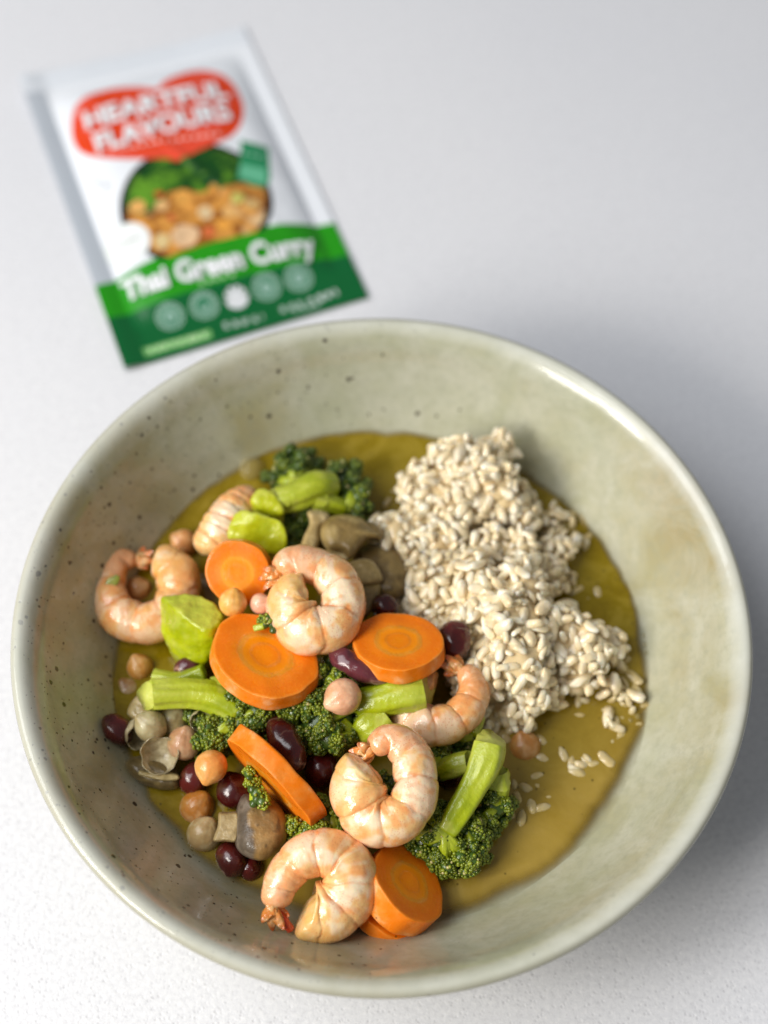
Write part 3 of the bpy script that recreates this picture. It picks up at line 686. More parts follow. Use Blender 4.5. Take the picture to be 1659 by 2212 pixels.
bean('dark kidney bean showing between the top prawn, the mushroom and the flat carrot slice', [(806, 1312, .044, 4.0), (830, 1312, .045, 4.6), (860, 1320, .044, 4.0)], 29)
bean('small cracked kidney bean under the largest stem chunk', [(378, 1440, .0365, 2.8), (402, 1443, .037, 3.4), (432, 1448, .0365, 3.0)], 30, .9, tone=.35)
bean('kidney bean added deep in the gap beside the largest prawn', [(660, 1640, .036, 4.8), (690, 1660, .037, 5.4), (712, 1700, .036, 4.8)], 31)  # bean added as dark filler where the gap is in shade
bean('kidney bean added deep in the gap between the half hidden prawn and the upright floret', [(928, 1628, .033, 4.8), (962, 1660, .034, 5.4), (985, 1700, .033, 5.0)], 32)  # likewise added to keep its gap dark

# ------------------------------------------------------------------ mushrooms
def mush(V0, c, rad3, fr, seed, n=5, amp=.07, f=1.5):
    return blob(c, rad3, fr, n, seed, amp, f)
def cap_colour(V, D, seed, skin=(.22, .17, .115), flesh=(.50, .36, .19), axis=None, lo=-.2, hi=.3):
    t = sm((D @ np.array(axis)) + .25 * fbm(D, 1.5, seed), lo, hi) if axis is not None else sm(fbm(D, 1.5, seed), -.4, .4)
    c = mix(skin, flesh, t); return mix(c, np.array(skin) * .6, .45 * sm(fbm(D, 3.5, seed + 2), .05, .5))
def mushroom(label, caps, stems=(), seed=0):
    c0 = U(*caps[0][:3]); t = thing('mushroom', label, 'mushroom', c0 - np.array((0, 0, caps[0][5] / 1000)), 'cooked mushroom pieces')
    for k, (px, py, z, rx, ry, rz, rot, skin, flesh, ax) in enumerate(caps):
        fr = np.stack([camdir((math.cos(rot), math.sin(rot), 0)), camdir((-math.sin(rot), math.cos(rot), 0)), camdir((0, 0, 1))])
        V, F, D = blob(U(px, py, z), (rx / 1000, ry / 1000, rz / 1000), fr, 5, seed + k, .17, 1.5, pw=.82)
        # a curled under rim
        put('cap', V, F, MMU, t, cap_colour(V, D @ fr @ RC.T, seed + k, skin, flesh, ax))
    for k, (ctrl, col, flat) in enumerate(stems):
        P4 = np.array([[*U(x, y, z), r / 1000] for x, y, z, r in ctrl]); Q = spline(P4, 60)
        V, F, s, a = sweep(Q[:, :3], Q[:, 3], camdir((.15, .2, 1)), 40, .25, .25, flat=flat, rfun=lambda s_, a_: 1 + .10 * vnoise(np.stack([s_ * 4, np.cos(a_) * 1.2, np.sin(a_) * 1.2], -1), 1, seed + k))
        cc = mix(np.array(col), np.array(col) * .62, sm(fbm(V, 200, seed), -.1, .5)); put('stem', V, F, MMU, t, cc)
    return t
TAN = (.43, .29, .095); OLV = (.30, .205, .06); BRN = (.21, .13, .036); PALE = (.57, .41, .18)
def pillow(outline, z0, Hh, k, thick, seed, lean=(0, 0), curl=0.0):
    """a rounded slab of flesh: outline, dome height and thickness in mm"""
    P = np.array(outline, float); c = P.mean(0)
    Pc = np.vstack([P[-1:], P, P[:2]]); n = len(P); t = np.linspace(0, n, 110, endpoint=False); i = t.astype(int); f = (t - i)[:, None]
    a, b, c_, d = Pc[i], Pc[i + 1], Pc[i + 2], Pc[np.minimum(i + 3, len(Pc) - 1)]
    O = .5 * (2 * b + (c_ - a) * f + (2 * a - 5 * b + 4 * c_ - d) * f ** 2 + (3 * b - a - 3 * c_ + d) * f ** 3); na = len(O)
    qs = np.linspace(0, 1, 30) ** .8; XY = c + qs[:, None, None] * (O - c)[None]
    D = np.sqrt(((XY[:, :, None] - O[None, None]) ** 2).sum(-1)).min(-1)
    def surf(top):
        out = np.empty(XY.shape[:2] + (3,))
        for a_ in range(XY.shape[0]):
            for b_ in range(na):
                x, y = XY[a_, b_]; e = math.sqrt(max(0, 1 - (1 - min(1, D[a_, b_] / k)) ** 2))
                z = z0 + ((Hh * e) if top else (-thick * e)) / 1000 + (lean[0] * (x - c[0]) + lean[1] * (y - c[1])) / 1e5 + curl / 1000 * ((x - c[0]) / 40) ** 2
                out[a_, b_] = U(x, y, z)
        return out.reshape(-1, 3)
    A, Bm = surf(True), surf(False); m = len(A)
    i, j = np.meshgrid(np.arange(len(qs) - 1), np.arange(na), indexing='ij')
    F1 = np.stack([i * na + j, i * na + (j + 1) % na, (i + 1) * na + (j + 1) % na, (i + 1) * na + j], -1).reshape(-1, 4)
    nrm = np.cross(A[F1[na + 3][1]] - A[F1[na + 3][0]], A[F1[na + 3][2]] - A[F1[na + 3][0]])
    F1, F2 = (F1, F1[:, ::-1]) if nrm[2] > 0 else (F1[:, ::-1], F1)
    V = np.vstack([A, Bm]); V = V + (fbm(V, 110, seed) * .0007 + fbm(V, 420, seed + 1) * .00022)[:, None] * camdir((.1, .2, 1))
    px = np.vstack([XY.reshape(-1, 2)] * 2); dd = np.r_[D.ravel(), D.ravel()]
    return V, F1.tolist() + (F2 + m).tolist(), px, dd
def mushroom(label, pieces, seed):
    t = None
    for k, (nm, ol, z0, H_, kk, th, cf, kw) in enumerate(pieces):
        V, F, px, dd = pillow(ol, z0, H_, kk, th, seed + k, **kw)
        if t is None: t = thing('mushroom', label, 'mushroom', V.mean(0) - np.array((0, 0, .004)), 'cooked mushroom pieces')
        put(nm, V, F, MMU, t, cf(V, px, dd, seed + k))
    return t
def flesh(a, b, edge=None):
    def f(V, px, dd, sd):
        c = mix(a, b, sm(fbm(V, 150, sd) + .4 * fbm(V, 500, sd + 2), -.25, .35))
        if edge is not None: c = mix(edge, c, sm(dd, 1.5, 7))
        return c
    return f
def slate(V, px, dd, sd):
    t = sm(px[:, 0] - 548 + 16 * fbm(V, 160, sd) + 8 * vnoise(V, 420, sd), -6, 6)
    c = mix(mix((.10, .075, .05), (.19, .15, .11), sm(fbm(V, 300, sd), -.3, .4)), mix((.25, .145, .045), (.36, .22, .075), sm(fbm(V, 180, sd + 3), -.3, .4)), t)
    return mix(c, (.05, .035, .02), .6 * sm(vnoise(V, 650, sd + 4), .45, .8))
mushroom('folded olive tan mushroom slice with an upturned pale edge, behind the top prawn',
  [('cap', [(690, 1140), (702, 1122), (728, 1112), (756, 1112), (782, 1120), (800, 1138), (820, 1158), (796, 1164), (778, 1184), (757, 1207), (735, 1193), (708, 1188), (692, 1166)], .047, 5.2, 26, 3, flesh((.25, .165, .05), (.42, .30, .11)), {}),
   ('stem', [(664, 1106), (684, 1100), (708, 1108), (712, 1124), (694, 1140), (690, 1172), (676, 1192), (648, 1194), (656, 1158), (668, 1132)], .0475, 3.0, 12, 2.5, flesh((.44, .31, .12), (.60, .46, .22)), dict(lean=(-3, 0))),
   ('edge', [(792, 1128), (812, 1132), (826, 1152), (822, 1166), (806, 1158), (796, 1146)], .0455, 2.2, 8, 2, flesh((.20, .13, .04), (.34, .23, .08)), {}),
   ('underside', [(702, 1190), (724, 1186), (758, 1200), (742, 1216), (716, 1214)], .0465, 2.0, 9, 2, flesh((.34, .24, .09), (.52, .40, .19)), {})], 41)
mushroom('broad brown mushroom piece lying against the rice mound',
  [('cap', [(762, 1190), (786, 1176), (818, 1172), (850, 1184), (874, 1208), (888, 1245), (880, 1278), (852, 1294), (820, 1290), (790, 1262), (768, 1226)], .0385, 6.5, 34, 4, flesh((.13, .08, .022), (.30, .20, .065)), {})], 42)
mushroom('folded mushroom slice between the top prawn and the broad brown mushroom',
  [('cap', [(750, 1221), (764, 1210), (782, 1206), (806, 1212), (822, 1234), (826, 1254), (802, 1262), (776, 1262), (758, 1250)], .0455, 2.6, 12, 2, flesh((.28, .19, .06), (.42, .30, .11), (.52, .39, .18)), {}),
   ('stem', [(770, 1258), (800, 1256), (824, 1258), (820, 1290), (806, 1318), (786, 1334), (770, 1316), (766, 1288)], .0430, 3.4, 16, 3, flesh((.17, .11, .03), (.30, .21, .07)), {})], 43)
mushroom('half mushroom with a slate grey cap and square stem stub at the lower left',
  [('cap', [(522, 1720), (540, 1714), (564, 1714), (586, 1722), (608, 1744), (622, 1778), (621, 1812), (603, 1840), (568, 1859), (533, 1852), (511, 1832), (507, 1798), (509, 1756)], .0375, 6.8, 36, 5, slate, {}),
   ('stem', [(473, 1756), (492, 1754), (516, 1755), (518, 1786), (512, 1817), (486, 1818), (461, 1816), (470, 1784)], .0375, 3.4, 7, 3, flesh((.34, .245, .10), (.46, .35, .17)), {})], 44)
mushroom('drab mushroom half sunk in the sauce under the empty chickpea skin at the left',
  [('cap', [(274, 1642), (304, 1632), (346, 1640), (386, 1668), (387, 1700), (356, 1707), (314, 1697), (288, 1680), (271, 1658)], .0300, 5.0, 22, 3, flesh((.13, .09, .03), (.30, .215, .075), (.20, .15, .07)), {}),
   ('rim', [(302, 1664), (322, 1668), (348, 1672), (382, 1672), (386, 1684), (350, 1686), (318, 1680), (300, 1674)], .0352, 1.6, 5, 1.5, flesh((.34, .25, .09), (.46, .36, .16)), {})], 45)
def skin_shell(label, px, py, z, r, ncam, seed, span=1.7, part_of=None):
    c = U(px, py, z); fr = frame(camdir(ncam)); r /= 1000
    nr, na = 28, 64; th = np.linspace(0.02, span, nr); a = np.arange(na) / na * 2 * np.pi
    T, A = np.meshgrid(th, a, indexing='ij'); T = T * (1 + .10 * np.sin(3 * A + seed) + .07 * np.sin(7 * A + seed))
    D = np.stack([np.sin(T) * np.cos(A), np.sin(T) * np.sin(A), -np.cos(T)], -1)
    vs = []
    for q in (1.0, .955):
        vs.append(((c + ((D * q * r * (1 + .06 * fbm(D, 2, seed))[..., None]) @ fr))).reshape(-1, 3))
    V = np.concatenate(vs); k = nr * na
    i, j = np.meshgrid(np.arange(nr - 1), np.arange(na), indexing='ij')
    F1 = np.stack([i * na + j, i * na + (j + 1) % na, (i + 1) * na + (j + 1) % na, (i + 1) * na + j], -1).reshape(-1, 4)
    F = F1.tolist() + (F1[:, ::-1] + k).tolist() + [[(nr - 1) * na + (j + 1) % na, (nr - 1) * na + j, (nr - 1) * na + j + k, (nr - 1) * na + (j + 1) % na + k] for j in range(na)]
    o = put('chickpea_skin', V, F, MSK); return tag(o, label, 'chickpea skin', 'loose chickpea skins')
skin_shell('empty translucent chickpea skin opened like a cup, at the left of the bowl', 343, 1632, .0395, 6.2, (.05, .15, 1), 1, 1.35)
skin_shell('translucent chickpea skin wrapped round a pale pea beside the dark left bean', 306, 1586, .035, 5.4, (.6, -.2, .6), 2, 1.5)
skin_shell('curl of white chickpea skin on the crown of the left floret', 433, 1557, .0415, 3.4, (.4, -.2, .8), 3, 1.5)
chickpea('pale translucent chickpea above the empty skin cup', 326, 1569, .0385, 5.1, 15, (.40, .32, .16), 2.4)
Vp, Fp, pxp, ddp = pillow([(275, 1541), (284, 1516), (304, 1500), (330, 1512), (334, 1534), (318, 1550), (294, 1556)], .0345, 3.0, 14, 3, 61)
tag(put('chickpea_half', Vp, Fp, MCH, None, flesh((.40, .31, .14), (.56, .45, .25))(Vp, pxp, ddp, 61)), 'cream coloured chickpea half partly hidden under the end of the left stalk', 'chickpea')
chickpea('drab chickpea behind the pale translucent one', 375, 1560, .0345, 5.0, 17, (.24, .18, .07), 1.0)

# green herb on the left prawn
Vh, Fh, Dh = blob(U(243, 1256, .0415), (.0030, .0016, .0003), np.stack([camdir((.8, .5, 0)), camdir((-.5, .8, 0)), camdir((0, 0, 1))]), 3, 5, .3, 2)
tag(put('herb_flake', Vh, Fh, MST, None, mix((.16, .20, .03), (.28, .30, .04), sm(fbm(Vh, 500, 3), -.3, .4))), 'green herb flake stuck on the left prawn', 'herb')

# red fragment of the nearest prawn's tail
P4 = np.array([[*U(x, y, z), r] for x, y, z, r in [(596, 1966, .044, .0012), (612, 1988, .043, .0017), (632, 2012, .041, .0012)]]); Q = spline(P4, 30)
Vc, Fc, sc_, ac_ = sweep(Q[:, :3], Q[:, 3], camdir((0, 0, 1)), 16, .8, .8, rfun=lambda s_, a_: 1 + .2 * vnoise(np.stack([s_ * 6, np.cos(a_), np.sin(a_)], -1), 1, 3))
tag(put('tail_shred', Vc, Fc, MFN, None, np.tile((.55, .05, .01), (len(Vc), 1))), 'red shred of tail shell beside the tail of the nearest prawn', 'prawn tail')

# ------------------------------------------------------------------ rice
def grain_mesh(seed):
    V, F = ico(3); rng = np.random.default_rng(seed)
    L, Wd, T = rng.uniform(2.7, 3.7), rng.uniform(1.3, 1.7), rng.uniform(1.15, 1.55)
    P = V.copy(); x = P[:, 0]
    q = (1 - .999 * x ** 2) ** .5; g_ = np.clip(1 - np.abs(x) ** 3.2, 0, 1) ** .5 / np.maximum(q, .04); P[:, 1] *= g_; P[:, 2] *= g_
    P = P * np.array((L, Wd, T)) / 1000
    P[:, 2] += .0009 * (x ** 2) * rng.uniform(-1, 1)
    P *= (1 + .20 * fbm(V, 1.5, seed) + .10 * fbm(V, 4, seed + 2))[:, None]
    P[:, 1] -= .00025 * np.exp(-(V[:, 2] / .18) ** 2) * np.sign(V[:, 1]) * .5
    if seed % 3 == 0: P += (np.clip(x - .6, 0, 1) * 2.2 * vnoise(V, 6, seed) * .0006)[:, None]
    c = mix((.84, .71, .46), (.95, .89, .73), sm(x * rng.choice([-1, 1]) + .5 * fbm(V, 2, seed), -.5, .8))
    return P, F, c
GM = [grain_mesh(s) for s in range(10)]
SAUCED = [mesh('sauced_grain', p, f, MRI, mix(c, (.50, .38, .13), .50)) for p, f, c in GM]
GMESH = [mesh('rice_grain', p, f, MRI, c) for p, f, c in GM]
LOBES = [(985, 1008, .043, 11.5), (1040, 1035, .041, 13), (930, 1062, .037, 12), (1092, 1088, .036, 11), (1000, 1095, .036, 13), (990, 962, .049, 5), (1060, 985, .040, 8),
         (865, 1172, .034, 11), (930, 1190, .035, 11), (990, 1182, .034, 12), (1050, 1196, .037, 11), (1112, 1206, .037, 9), (1175, 1128, .028, 6), (1200, 1196, .030, 7), (1240, 1180, .030, 4),
         (950, 1275, .035, 13), (1035, 1280, .040, 12), (1112, 1262, .041, 10), (1170, 1250, .034, 8), (1010, 1370, .036, 13), (1090, 1355, .041, 11), (1118, 1428, .041, 10), (1060, 1450, .036, 12),
         (1152, 1480, .033, 9), (1100, 1530, .030, 8), (1062, 1560, .028, 6), (1206, 1365, .036, 10), (1262, 1390, .035, 10), (1318, 1400, .031, 8), (1240, 1448, .032, 9), (1300, 1475, .028, 7), (1196, 1496, .029, 7), (880, 1320, .032, 8), (1345, 1440, .028, 5), (1340, 1482, .0275, 4), (1256, 1512, .0275, 5), (1120, 1490, .032, 7), (1230, 1250, .028, 5), (1215, 1330, .030, 5), (1350, 1515, .0262, 4.5), (1310, 1560, .0258, 4), (1270, 1550, .026, 4.5), (1180, 1555, .026, 4), (1250, 1640, .0255, 4), (1140, 1700, .0255, 4.5), (1220, 1120, .0262, 4)]
def build_rice():
    rng = np.random.default_rng(5)
    C = np.array([U(x, y, z) for x, y, z, r in LOBES]); R = np.array([r / 1000 for *_, r in LOBES])
    root = np.array([C[:, 0].mean(), C[:, 1].mean(), .022])
    t = thing('rice_mound', 'lumpy mound of cooked brown rice filling the right side of the speckled bowl', 'rice', root)
    to = CAM / np.linalg.norm(CAM)
    grains = []
    for layer, off in enumerate((0.0, -.0026)):
        for i in range(len(C)):
            r = R[i] + off
            if r < .002: continue
            k = int(4 * np.pi * r * r / (.0025 ** 2) * (1.0 if layer == 0 else .8))
            D = rng.normal(size=(k, 3)); D /= np.linalg.norm(D, axis=1)[:, None]
            for d in D:
                if d[2] < -.25 or d @ to < -.35: continue
                p0 = C[i] + d * r; p = p0 + d * (rng.uniform(-.0020, .0008) + .0046 * float(vnoise(p0[None], 105, 4)[0]))
                if p[2] < ZS - .001: continue
                if (np.linalg.norm(C - p0, axis=1) < (R + off) * .93).any(): continue
                if np.hypot(p[0], p[1]) > wall_r(p[2]) - .003: continue
                grains.append((p, d, layer))
    # thin out crowded ones
    keep = []; P = np.empty((0, 3))
    order = rng.permutation(len(grains))
    for q in order:
        p = grains[q][0]
        if len(P) and (np.linalg.norm(P - p, axis=1) < .0022).any(): continue
        P = np.vstack([P, p]); keep.append(grains[q])
    items = []
    for p, d, layer in keep:
        tv = rng.normal(size=3); tv -= (tv @ d) * d * rng.uniform(.0, 1.0); tv /= np.linalg.norm(tv)
        nn = d - (d @ tv) * tv; nn /= np.linalg.norm(nn); bb = np.cross(nn, tv)
        items.append((p, np.stack([tv, bb, nn]), rng.integers(10), rng.uniform(.62, 1.25), layer, p @ to + (0 if layer == 0 else -1)))
    items.sort(key=lambda g: -g[5])
    print('rice grains', len(items))
    for p, fr, k, sc, layer, _ in items[:300]:
        o = bpy.data.objects.new('rice_grain', GMESH[k]); COL.objects.link(o); o.parent = t
        o.matrix_local = Matrix.Translation(Vector(p - root)) @ Matrix([list(r) for r in fr.T]).to_4x4() @ Matrix.Scale(sc, 4)
    rest = []
    for p, fr, k, sc, layer, _ in items[300:]:
        v, f, c = GM[k]; rest.append((p + (v * sc) @ fr, f, c * rng.uniform(.86, 1.05)))
    V, F, c = join(rest); put('rice_grains', V, F, MRI, t, c, kind='stuff')
    Vi, Fi = ico(4); bed = []
    for cc, r in zip(C, R):
        pb = cc + Vi * r; pb = pb + Vi * (.0046 * vnoise(pb, 105, 4) - .0018 + .0009 * vnoise(pb, 420, 6))[:, None]
        bed.append((pb, Fi, np.tile((.76, .60, .34), (len(Vi), 1))))
    V, F, c = join(bed); c = c * (1 + .18 * fbm(V, 300, 2))[:, None]; put('packed_rice', V, F, MRI, t, c, kind='stuff')
build_rice()
# loose grains in the sauce
rng = np.random.default_rng(9)
LOOSE = [(1205, 1105), (1228, 1112), (1252, 1128), (1216, 1135), (1262, 1185), (1268, 1168), (1292, 1285), (1246, 1272), (1270, 1300), (1355, 1425), (1372, 1468), (1366, 1500), (1345, 1520), (1385, 1530), (1330, 1548), (1300, 1530),
         (1376, 1560), (1240, 1545), (1290, 1572), (1340, 1590), (1215, 1630), (1235, 1650), (1262, 1640), (1250, 1668), (1282, 1652), (1310, 1610), (1110, 1690), (1132, 1700), (1155, 1680), (1165, 1708), (1186, 1722), (1148, 1738), (1115, 1725), (1100, 1752),
         (1170, 1600), (1180, 1640), (1088, 1590), (1310, 1640), (850, 1060), (840, 1092), (1125, 1760), (1165, 1745)]
for x, y in LOOSE:
    p = U(x + rng.normal(0, 3), y + rng.normal(0, 3), ZS - rng.uniform(.0003, .0014))
    a = rng.uniform(0, 2 * np.pi); tv = np.array((math.cos(a), math.sin(a), rng.uniform(-.25, .25))); tv /= np.linalg.norm(tv)
    nn = np.array((0, 0, 1.)) - tv[2] * tv; nn /= np.linalg.norm(nn); fr = np.stack([tv, np.cross(nn, tv), nn])
    o = bpy.data.objects.new('loose_rice_grain', SAUCED[rng.integers(10)]); COL.objects.link(o)
    o.matrix_world = Matrix.Translation(Vector(p)) @ Matrix([list(r) for r in fr.T]).to_4x4() @ Matrix.Scale(rng.uniform(.85, 1.1), 4)
    if x < 900: lb, gp = 'loose rice grain in the sauce left of the top of the rice mound', 'loose grains at the far left foot of the mound'
    elif y < 1320: lb, gp = 'loose rice grain in the sauce between the upper mound and the right bowl wall', 'loose grains at the far right of the mound'
    elif x < 1200 and y > 1660: lb, gp = 'loose rice grain in the sauce just right of the upright broccoli floret', 'loose grains beside the upright floret'
    elif x < 1200: lb, gp = 'loose rice grain in the sauce touching the lone brown chickpea', 'loose grains beside the lone chickpea'
    elif y > 1600: lb, gp = 'loose rice grain in the open sauce well below the rice mound', 'loose grains in the open near sauce'
    else: lb, gp = 'loose rice grain in the sauce at the right wall, beside the lower mound', 'loose grains along the right wall'
    tag(o, lb, 'rice grain', gp)

# ------------------------------------------------------------------ bubbles
BUB = [(541, 1008, 4.3, 'large clear bubble at the far left edge of the sauce'), (1157, 992, 1.1, None), (1174, 998, .8, None), (1226, 1068, 1.0, None), (1396, 1372, .7, None), (1400, 1392, .8, None), (1403, 1410, .7, None), (1024, 1140, .8, None), (1378, 1548, 1.0, None), (1362, 1556, .8, None)]
for px, py, r, lab in BUB:
    c = U(px, py, ZS + .0002)
    rad = np.hypot(c[0], c[1]); lim = wall_r(ZS + .001) - r / 1000 * .9
    if rad > lim: c[:2] *= lim / rad
    Vi, Fi = ico(4); V = c + Vi * r / 1000 * np.array((1, 1, .85))
    o = put('sauce_bubble', V, Fi, MBB)
    tag(o, lab or 'tiny shiny bubble at the edge of the sauce near the rice', 'bubble', None if lab else 'tiny bubbles in the sauce')

# ------------------------------------------------------------------ packet
PC = np.array([-.0892, .2187]); PA, PW, PL = .4111, .1006, .1566
pu = np.array([math.cos(PA), math.sin(PA)]); pv = np.array([-math.sin(PA), math.cos(PA)])
def pk_h(u, v):
    """height of the front sheet over the table; u,v local metres"""
    l, r_, t_, b_ = -PW / 2 + .0085, PW / 2 - .0075, PL / 2 - .013, -PL / 2 + .015
    du = np.clip(np.minimum(u - l, r_ - u), 0, None); dv = np.clip(np.minimum(v - b_, t_ - v), 0, None)
    pil = (1 - np.exp(-du / .010)) * (1 - np.exp(-dv / .013))
    P = np.stack([u, v, 0 * u], -1)
    wr = fbm(P, 60, 3) * .0011 * np.clip(pil, 0, 1) + .0007 * np.exp(-(np.abs(u * .6 + v + .035 * np.sin(u * 40) - .012) / .004) ** 2) * pil
    crimp = .00012 * np.sin(v * 2 * np.pi / .0016) * ((v > t_) | (v < b_))
    curl = .0035 * sm(v, PL / 2 - .03, PL / 2) * sm(-u, -.03, PW / 2) + .002 * sm(-u, PW / 2 - .012, PW / 2)
    return   .0012 + .0078 * pil + wr + crimp + curl
def pk_world(u, v, dz=0.0):
    u = np.asarray(u, float); v = np.asarray(v, float)
    h = pk_h(u, v) + dz
    return np.stack([PC[0] + u * pu[0] + v * pv[0], PC[1] + u * pu[1] + v * pv[1], h], -1)
def loc(px, py):
    p = U(px, py, .005)[:2] - PC; return np.array([p @ pu, p @ pv])
def inpoly(X, Y, poly):
    poly = np.asarray(poly); ins = np.zeros(X.shape, bool)
    for (x1, y1), (x2, y2) in zip(poly, np.roll(poly, -1, 0)):
        cnd = ((y1 > Y) != (y2 > Y)) & (X < (x2 - x1) * (Y - y1) / (y2 - y1 + 1e-15) + x1); ins ^= cnd
    return ins
def smoothpoly(pts, n=120):
    P = np.array([loc(*p) for p in pts]); P = np.vstack([P[-1:], P, P[:2]]); k = len(pts)
    t = np.linspace(0, k, n, endpoint=False); i = t.astype(int); f = (t - i)[:, None]; a, b, c, d = P[i], P[i + 1], P[(i + 2)], P[np.minimum(i + 3, len(P) - 1)]
    return .5 * (2 * b + (c - a) * f + (2 * a - 5 * b + 4 * c - d) * f ** 2 + (3 * b - a - 3 * c + d) * f ** 3)
def build_packet():
    t = thing('seasoning_packet', 'white and green foil sachet with a red heart, lying flat behind the bowl', 'packet', (PC[0], PC[1], 0))
    nu, nv = 340, 520
    u = np.linspace(-PW / 2, PW / 2, nu); v = np.linspace(-PL / 2, PL / 2, nv); Ug, Vg = np.meshgrid(u, v)
    X, Y = Ug.ravel(), Vg.ravel(); P3 = np.stack([X, Y, 0 * X], -1)
    c = np.tile((.80, .83, .88), (len(X), 1)); metal = np.zeros(len(X))
    def fill(mask, col): c[mask] = col
    lft = X < -PW / 2 + .0085; fill(lft, (.60, .65, .72)); metal[lft] = .2
    top = Y > PL / 2 - .010; fill(top, (.76, .80, .86)); metal[top] = .05
    # bands
    y1 = loc(205, 612)[1]; y2 = loc(228, 688)[1]; yr = loc(715, 470)[1]; yr2 = loc(745, 545)[1]
    band1 = y1 + (X + PW / 2) / PW * (yr - y1); band2 = y2 + (X + PW / 2) / PW * (yr2 - y2)
    mid = .0035 * np.sin(np.pi * np.clip((X + PW / 2) / PW, 0, 1))
    fill(Y < band1 + mid, (.018, .29, .008)); fill(Y < band2 + mid * .3 + .001, (.003, .115, .028)); g = Y < band1 + mid; metal[g] = 0
    # black bowl print and its food
    cc = loc(425, 448); rr = .0285
    d = np.hypot(X - cc[0], (Y - cc[1]) * 1.0)
    clip = Y > band1 + mid - .002
    fill((d < rr + .0026) & clip, (.012, .014, .014))
    inb = (d < rr) & clip
    n1 = fbm(P3, 90, 1); n2 = fbm(P3, 230, 2)
    food = mix((.30, .10, .015), (.66, .30, .06), sm(n2, -.2, .2)); food = mix(food, (.74, .50, .26), sm(n1, .1, .4))
    c[inb] = food[inb]
    veg = inb & (Y - cc[1] + .010 * n1 > .004); gc = mix((.006, .06, .008), (.12, .30, .02), sm(n2 + .5 * n1, -.2, .5)); c[veg] = gc[veg]
    for px, py, r_, col in [(345, 432, 9, (.62, .08, .03)), (372, 482, 9, (.66, .10, .04)), (455, 512, 12, (.68, .16, .05)), (395, 440, 17, (.78, .38, .08)), (300, 455, 16, (.74, .40, .12)), (445, 470, 15, (.80, .60, .34)), (500, 470, 15, (.80, .46, .16)), (545, 452, 15, (.80, .52, .20)), (485, 498, 14, (.80, .36, .06)), (400, 520, 26, (.78, .52, .30)), (352, 530, 16, (.66, .50, .24)), (350, 455, 12, (.72, .44, .18)), (515, 440, 12, (.52, .50, .12))]:
        q = loc(px, py); dd = np.hypot(X - q[0], Y - q[1]) + .0012 * n2; m = (dd < r_ / 5.2 / 1000 * 1.1) & inb; c[m] = mix(col, np.array(col) * .72, sm(n2[m], -.1, .4))
    # heart
    heart = smoothpoly([(340, 196), (300, 189), (240, 190), (190, 205), (160, 235), (155, 290), (180, 330), (240, 350), (310, 356), (360, 356), (383, 362), (400, 354), (440, 335), (490, 310), (518, 280), (526, 235), (510, 190), (478, 160), (430, 150), (380, 163), (352, 180)], 260)
    hm = inpoly(X, Y, heart); c[hm] = mix((.72, .055, .010), (.78, .075, .035), sm(n1[hm], -.2, .4))
    # green flag
    fl = inpoly(X, Y, [loc(520, 310), loc(580, 318), loc(585, 390), loc(575, 412), (loc(545, 412)), loc(512, 398), loc(520, 360)]); fill(fl, (.02, .25, .10))
    f2 = inpoly(X, Y, [loc(520, 365), loc(575, 370), loc(575, 405), loc(518, 395)]); fill(f2, (.14, .50, .30))
    # white roundel
    q = loc(275, 528); dd = np.hypot(X - q[0], Y - q[1]); fill(dd < .0096, (.60, .66, .62)); fill(dd < .0091, (.82, .85, .86)); ar = (np.abs(dd - .0070) < .0003) & (X < q[0]); fill(ar, (.55, .68, .42))
    # badge rings
    for k, (px, py) in enumerate([(366, 675), (440, 652), (510, 634), (575, 612), (645, 592)]):
        q = loc(px, py); dd = np.hypot(X - q[0], Y - q[1]); an = np.arctan2(Y - q[1], X - q[0]); R0 = .0056
        if k == 2:
            fill(dd < .0046, (.70, .72, .76)); fill((dd < .0046) & (dd > .0030) & (np.sin(an * 9) > .55) & (Y > q[1]), (.05, .12, .07))
        else:
            fill(dd < R0, (.035, .20, .10)); fill((dd < R0) & (dd > R0 - .0007), (.30, .45, .38))
            fill((dd < R0 - .0012) & (dd > R0 - .0023) & (np.sin(an * 13 + k) > -.2), (.36, .50, .44)); fill((dd < .0022) & (n2 > -.15), (.30, .46, .40))
    # pale pill and small lines of print, too blurred to read
    def bar(a, b, h, col, dashed=0):
        A, B = loc(*a), loc(*b); T = (B - A); L = np.linalg.norm(T); T /= L; rx = (X - A[0]) * T[0] + (Y - A[1]) * T[1]; ry = -(X - A[0]) * T[1] + (Y - A[1]) * T[0]
        m = (rx > 0) & (rx < L) & (np.abs(ry) < h / 2)
        if dashed: m &= (np.sin(rx / dashed) + .5 * np.sin(rx / dashed * 2.7 + 1) > -.15) & (vnoise(P3, 1600, 3) > -.45)
        fill(m, col)
    bar((308, 750), (455, 708), .0042, (.17, .44, .14)); bar((318, 746), (448, 709), .0022, (.52, .70, .42), .0005)
    bar((482, 692), (535, 680), .0030, (.50, .60, .56), .0006); bar((545, 678), (568, 672), .0030, (.46, .58, .52), .0006)
    bar((605, 658), (665, 640), .0030, (.44, .56, .50), .0006); bar((668, 640), (728, 618), .0034, (.62, .70, .68), .0006); bar((632, 660), (690, 645), .0016, (.40, .52, .46), .0005)
    bar((430, 612), (510, 592), .0018, (.40, .60, .38), .0005); bar((248, 535), (300, 520), .0007, (.30, .34, .30)); bar((205, 392), (240, 410), .0022, (.45, .48, .52), .0007); bar((240, 332), (480, 300), .0016, (.86, .60, .55), .0005)
    bar((524, 340), (576, 344), .0016, (.30, .58, .42), .0005)
    V = pk_world(X, Y)
    i, j = np.meshgrid(np.arange(nv - 1), np.arange(nu - 1), indexing='ij')
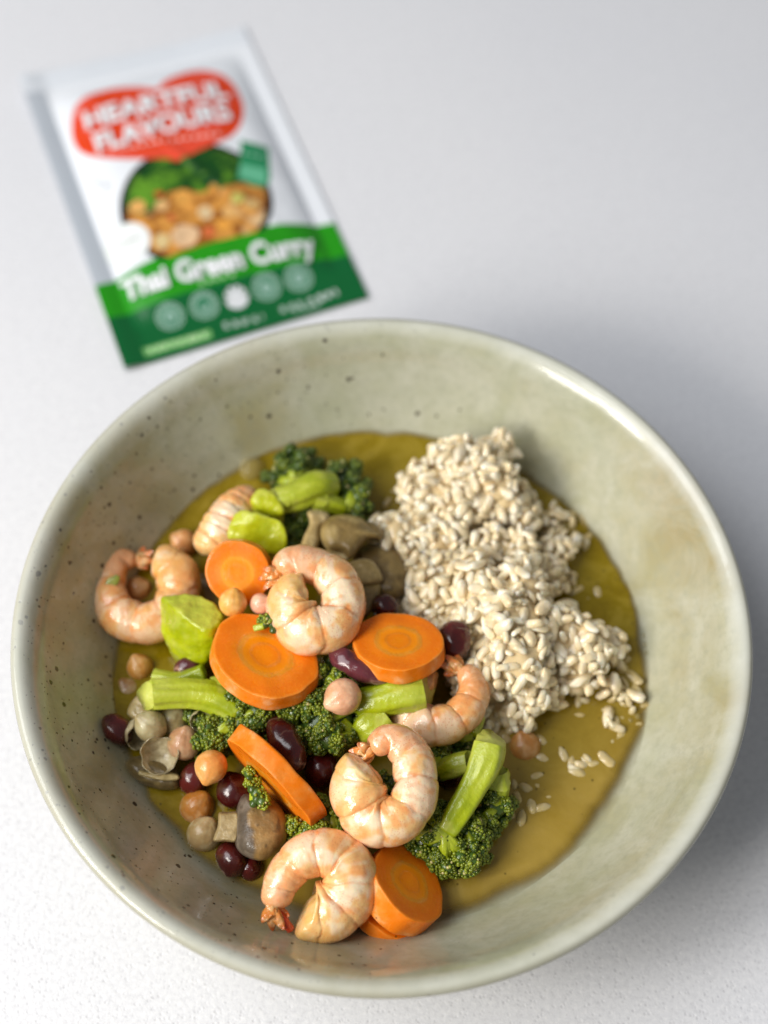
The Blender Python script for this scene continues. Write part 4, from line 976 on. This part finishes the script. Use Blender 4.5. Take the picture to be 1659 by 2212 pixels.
    F = np.stack([i * nu + j, i * nu + j + 1, (i + 1) * nu + j + 1, (i + 1) * nu + j], -1).reshape(-1, 4)
    m, nt, b = M('printed_foil_laminate', .24, spec=.45, coat=.08, coatr=.1); co = coord(nt)
    lk(nt, vcol(nt), b.inputs['Base Color']); lk(nt, nd(nt, 'ShaderNodeAttribute', attribute_name='foil').outputs['Fac'], b.inputs['Metallic'])
    bump(nt, b, noise(nt, co, 90, 3), .0006, .35)
    put('front_sheet', V, F, m, t, c, attrs={'foil': metal})
    mb, ntb, bb = M('foil_back', .35, metal=.6); bb.inputs['Base Color'].default_value = (.6, .62, .66, 1)
    Xb, Yb = np.meshgrid(np.linspace(-PW / 2, PW / 2, 60), np.linspace(-PL / 2, PL / 2, 90)); Vb = pk_world(Xb.ravel(), Yb.ravel(), 0.0); hh = Vb[:, 2]
    Vb[:, 2] = np.minimum(hh - .0007, .0005 + .5 * np.clip(hh - .0085, 0, 1)) 
    i, j = np.meshgrid(np.arange(89), np.arange(59), indexing='ij'); Fb = np.stack([i * 60 + j, (i + 1) * 60 + j, (i + 1) * 60 + j + 1, i * 60 + j + 1], -1).reshape(-1, 4)
    put('back_sheet', Vb, Fb, mb, t)
    # lettering
    mw, ntw, bw = M('white_print', .3, spec=.5); bw.inputs['Base Color'].default_value = (.82, .84, .87, 1)
    def text(body, p0, p1, height, off, name='lettering', shear=0.0, taper=0.0):
        cu = bpy.data.curves.new('t', 'FONT'); cu.body = body; cu.size = 1; cu.offset = off; cu.resolution_u = 3; cu.space_character = 1.0
        ob = bpy.data.objects.new('t', cu); COL.objects.link(ob); bpy.context.view_layer.update()
        me = bpy.data.meshes.new_from_object(ob.evaluated_get(bpy.context.evaluated_depsgraph_get()))
        v_ = np.array([q.co[:] for q in me.vertices]); f_ = [list(p.vertices) for p in me.polygons]
        bpy.data.objects.remove(ob); bpy.data.curves.remove(cu); bpy.data.meshes.remove(me)
        A, B = loc(*p0), loc(*p1); T = B - A; L = np.linalg.norm(T); T /= L; Nn = np.array([-T[1], T[0]])
        x = (v_[:, 0] - v_[:, 0].min()) / np.ptp(v_[:, 0]); y = v_[:, 1] / .72
        y = y * (1 + taper * (x - .5))
        uv = A + x[:, None] * L * T + y[:, None] * height * Nn
        Vt = pk_world(uv[:, 0], uv[:, 1], .0012)
        o = put(name, Vt, f_, mw, t, smooth=False); return o
    text('HEARTFUL', (188, 286), (497, 218), .0105, .035)
    text('FLAVOURS', (213, 338), (504, 268), .0105, .035)
    text('Thai Green Curry', (268, 645), (685, 544), .0092, .04)
build_packet()
for o in bpy.data.objects:
    if '_o' in o: del o['_o']
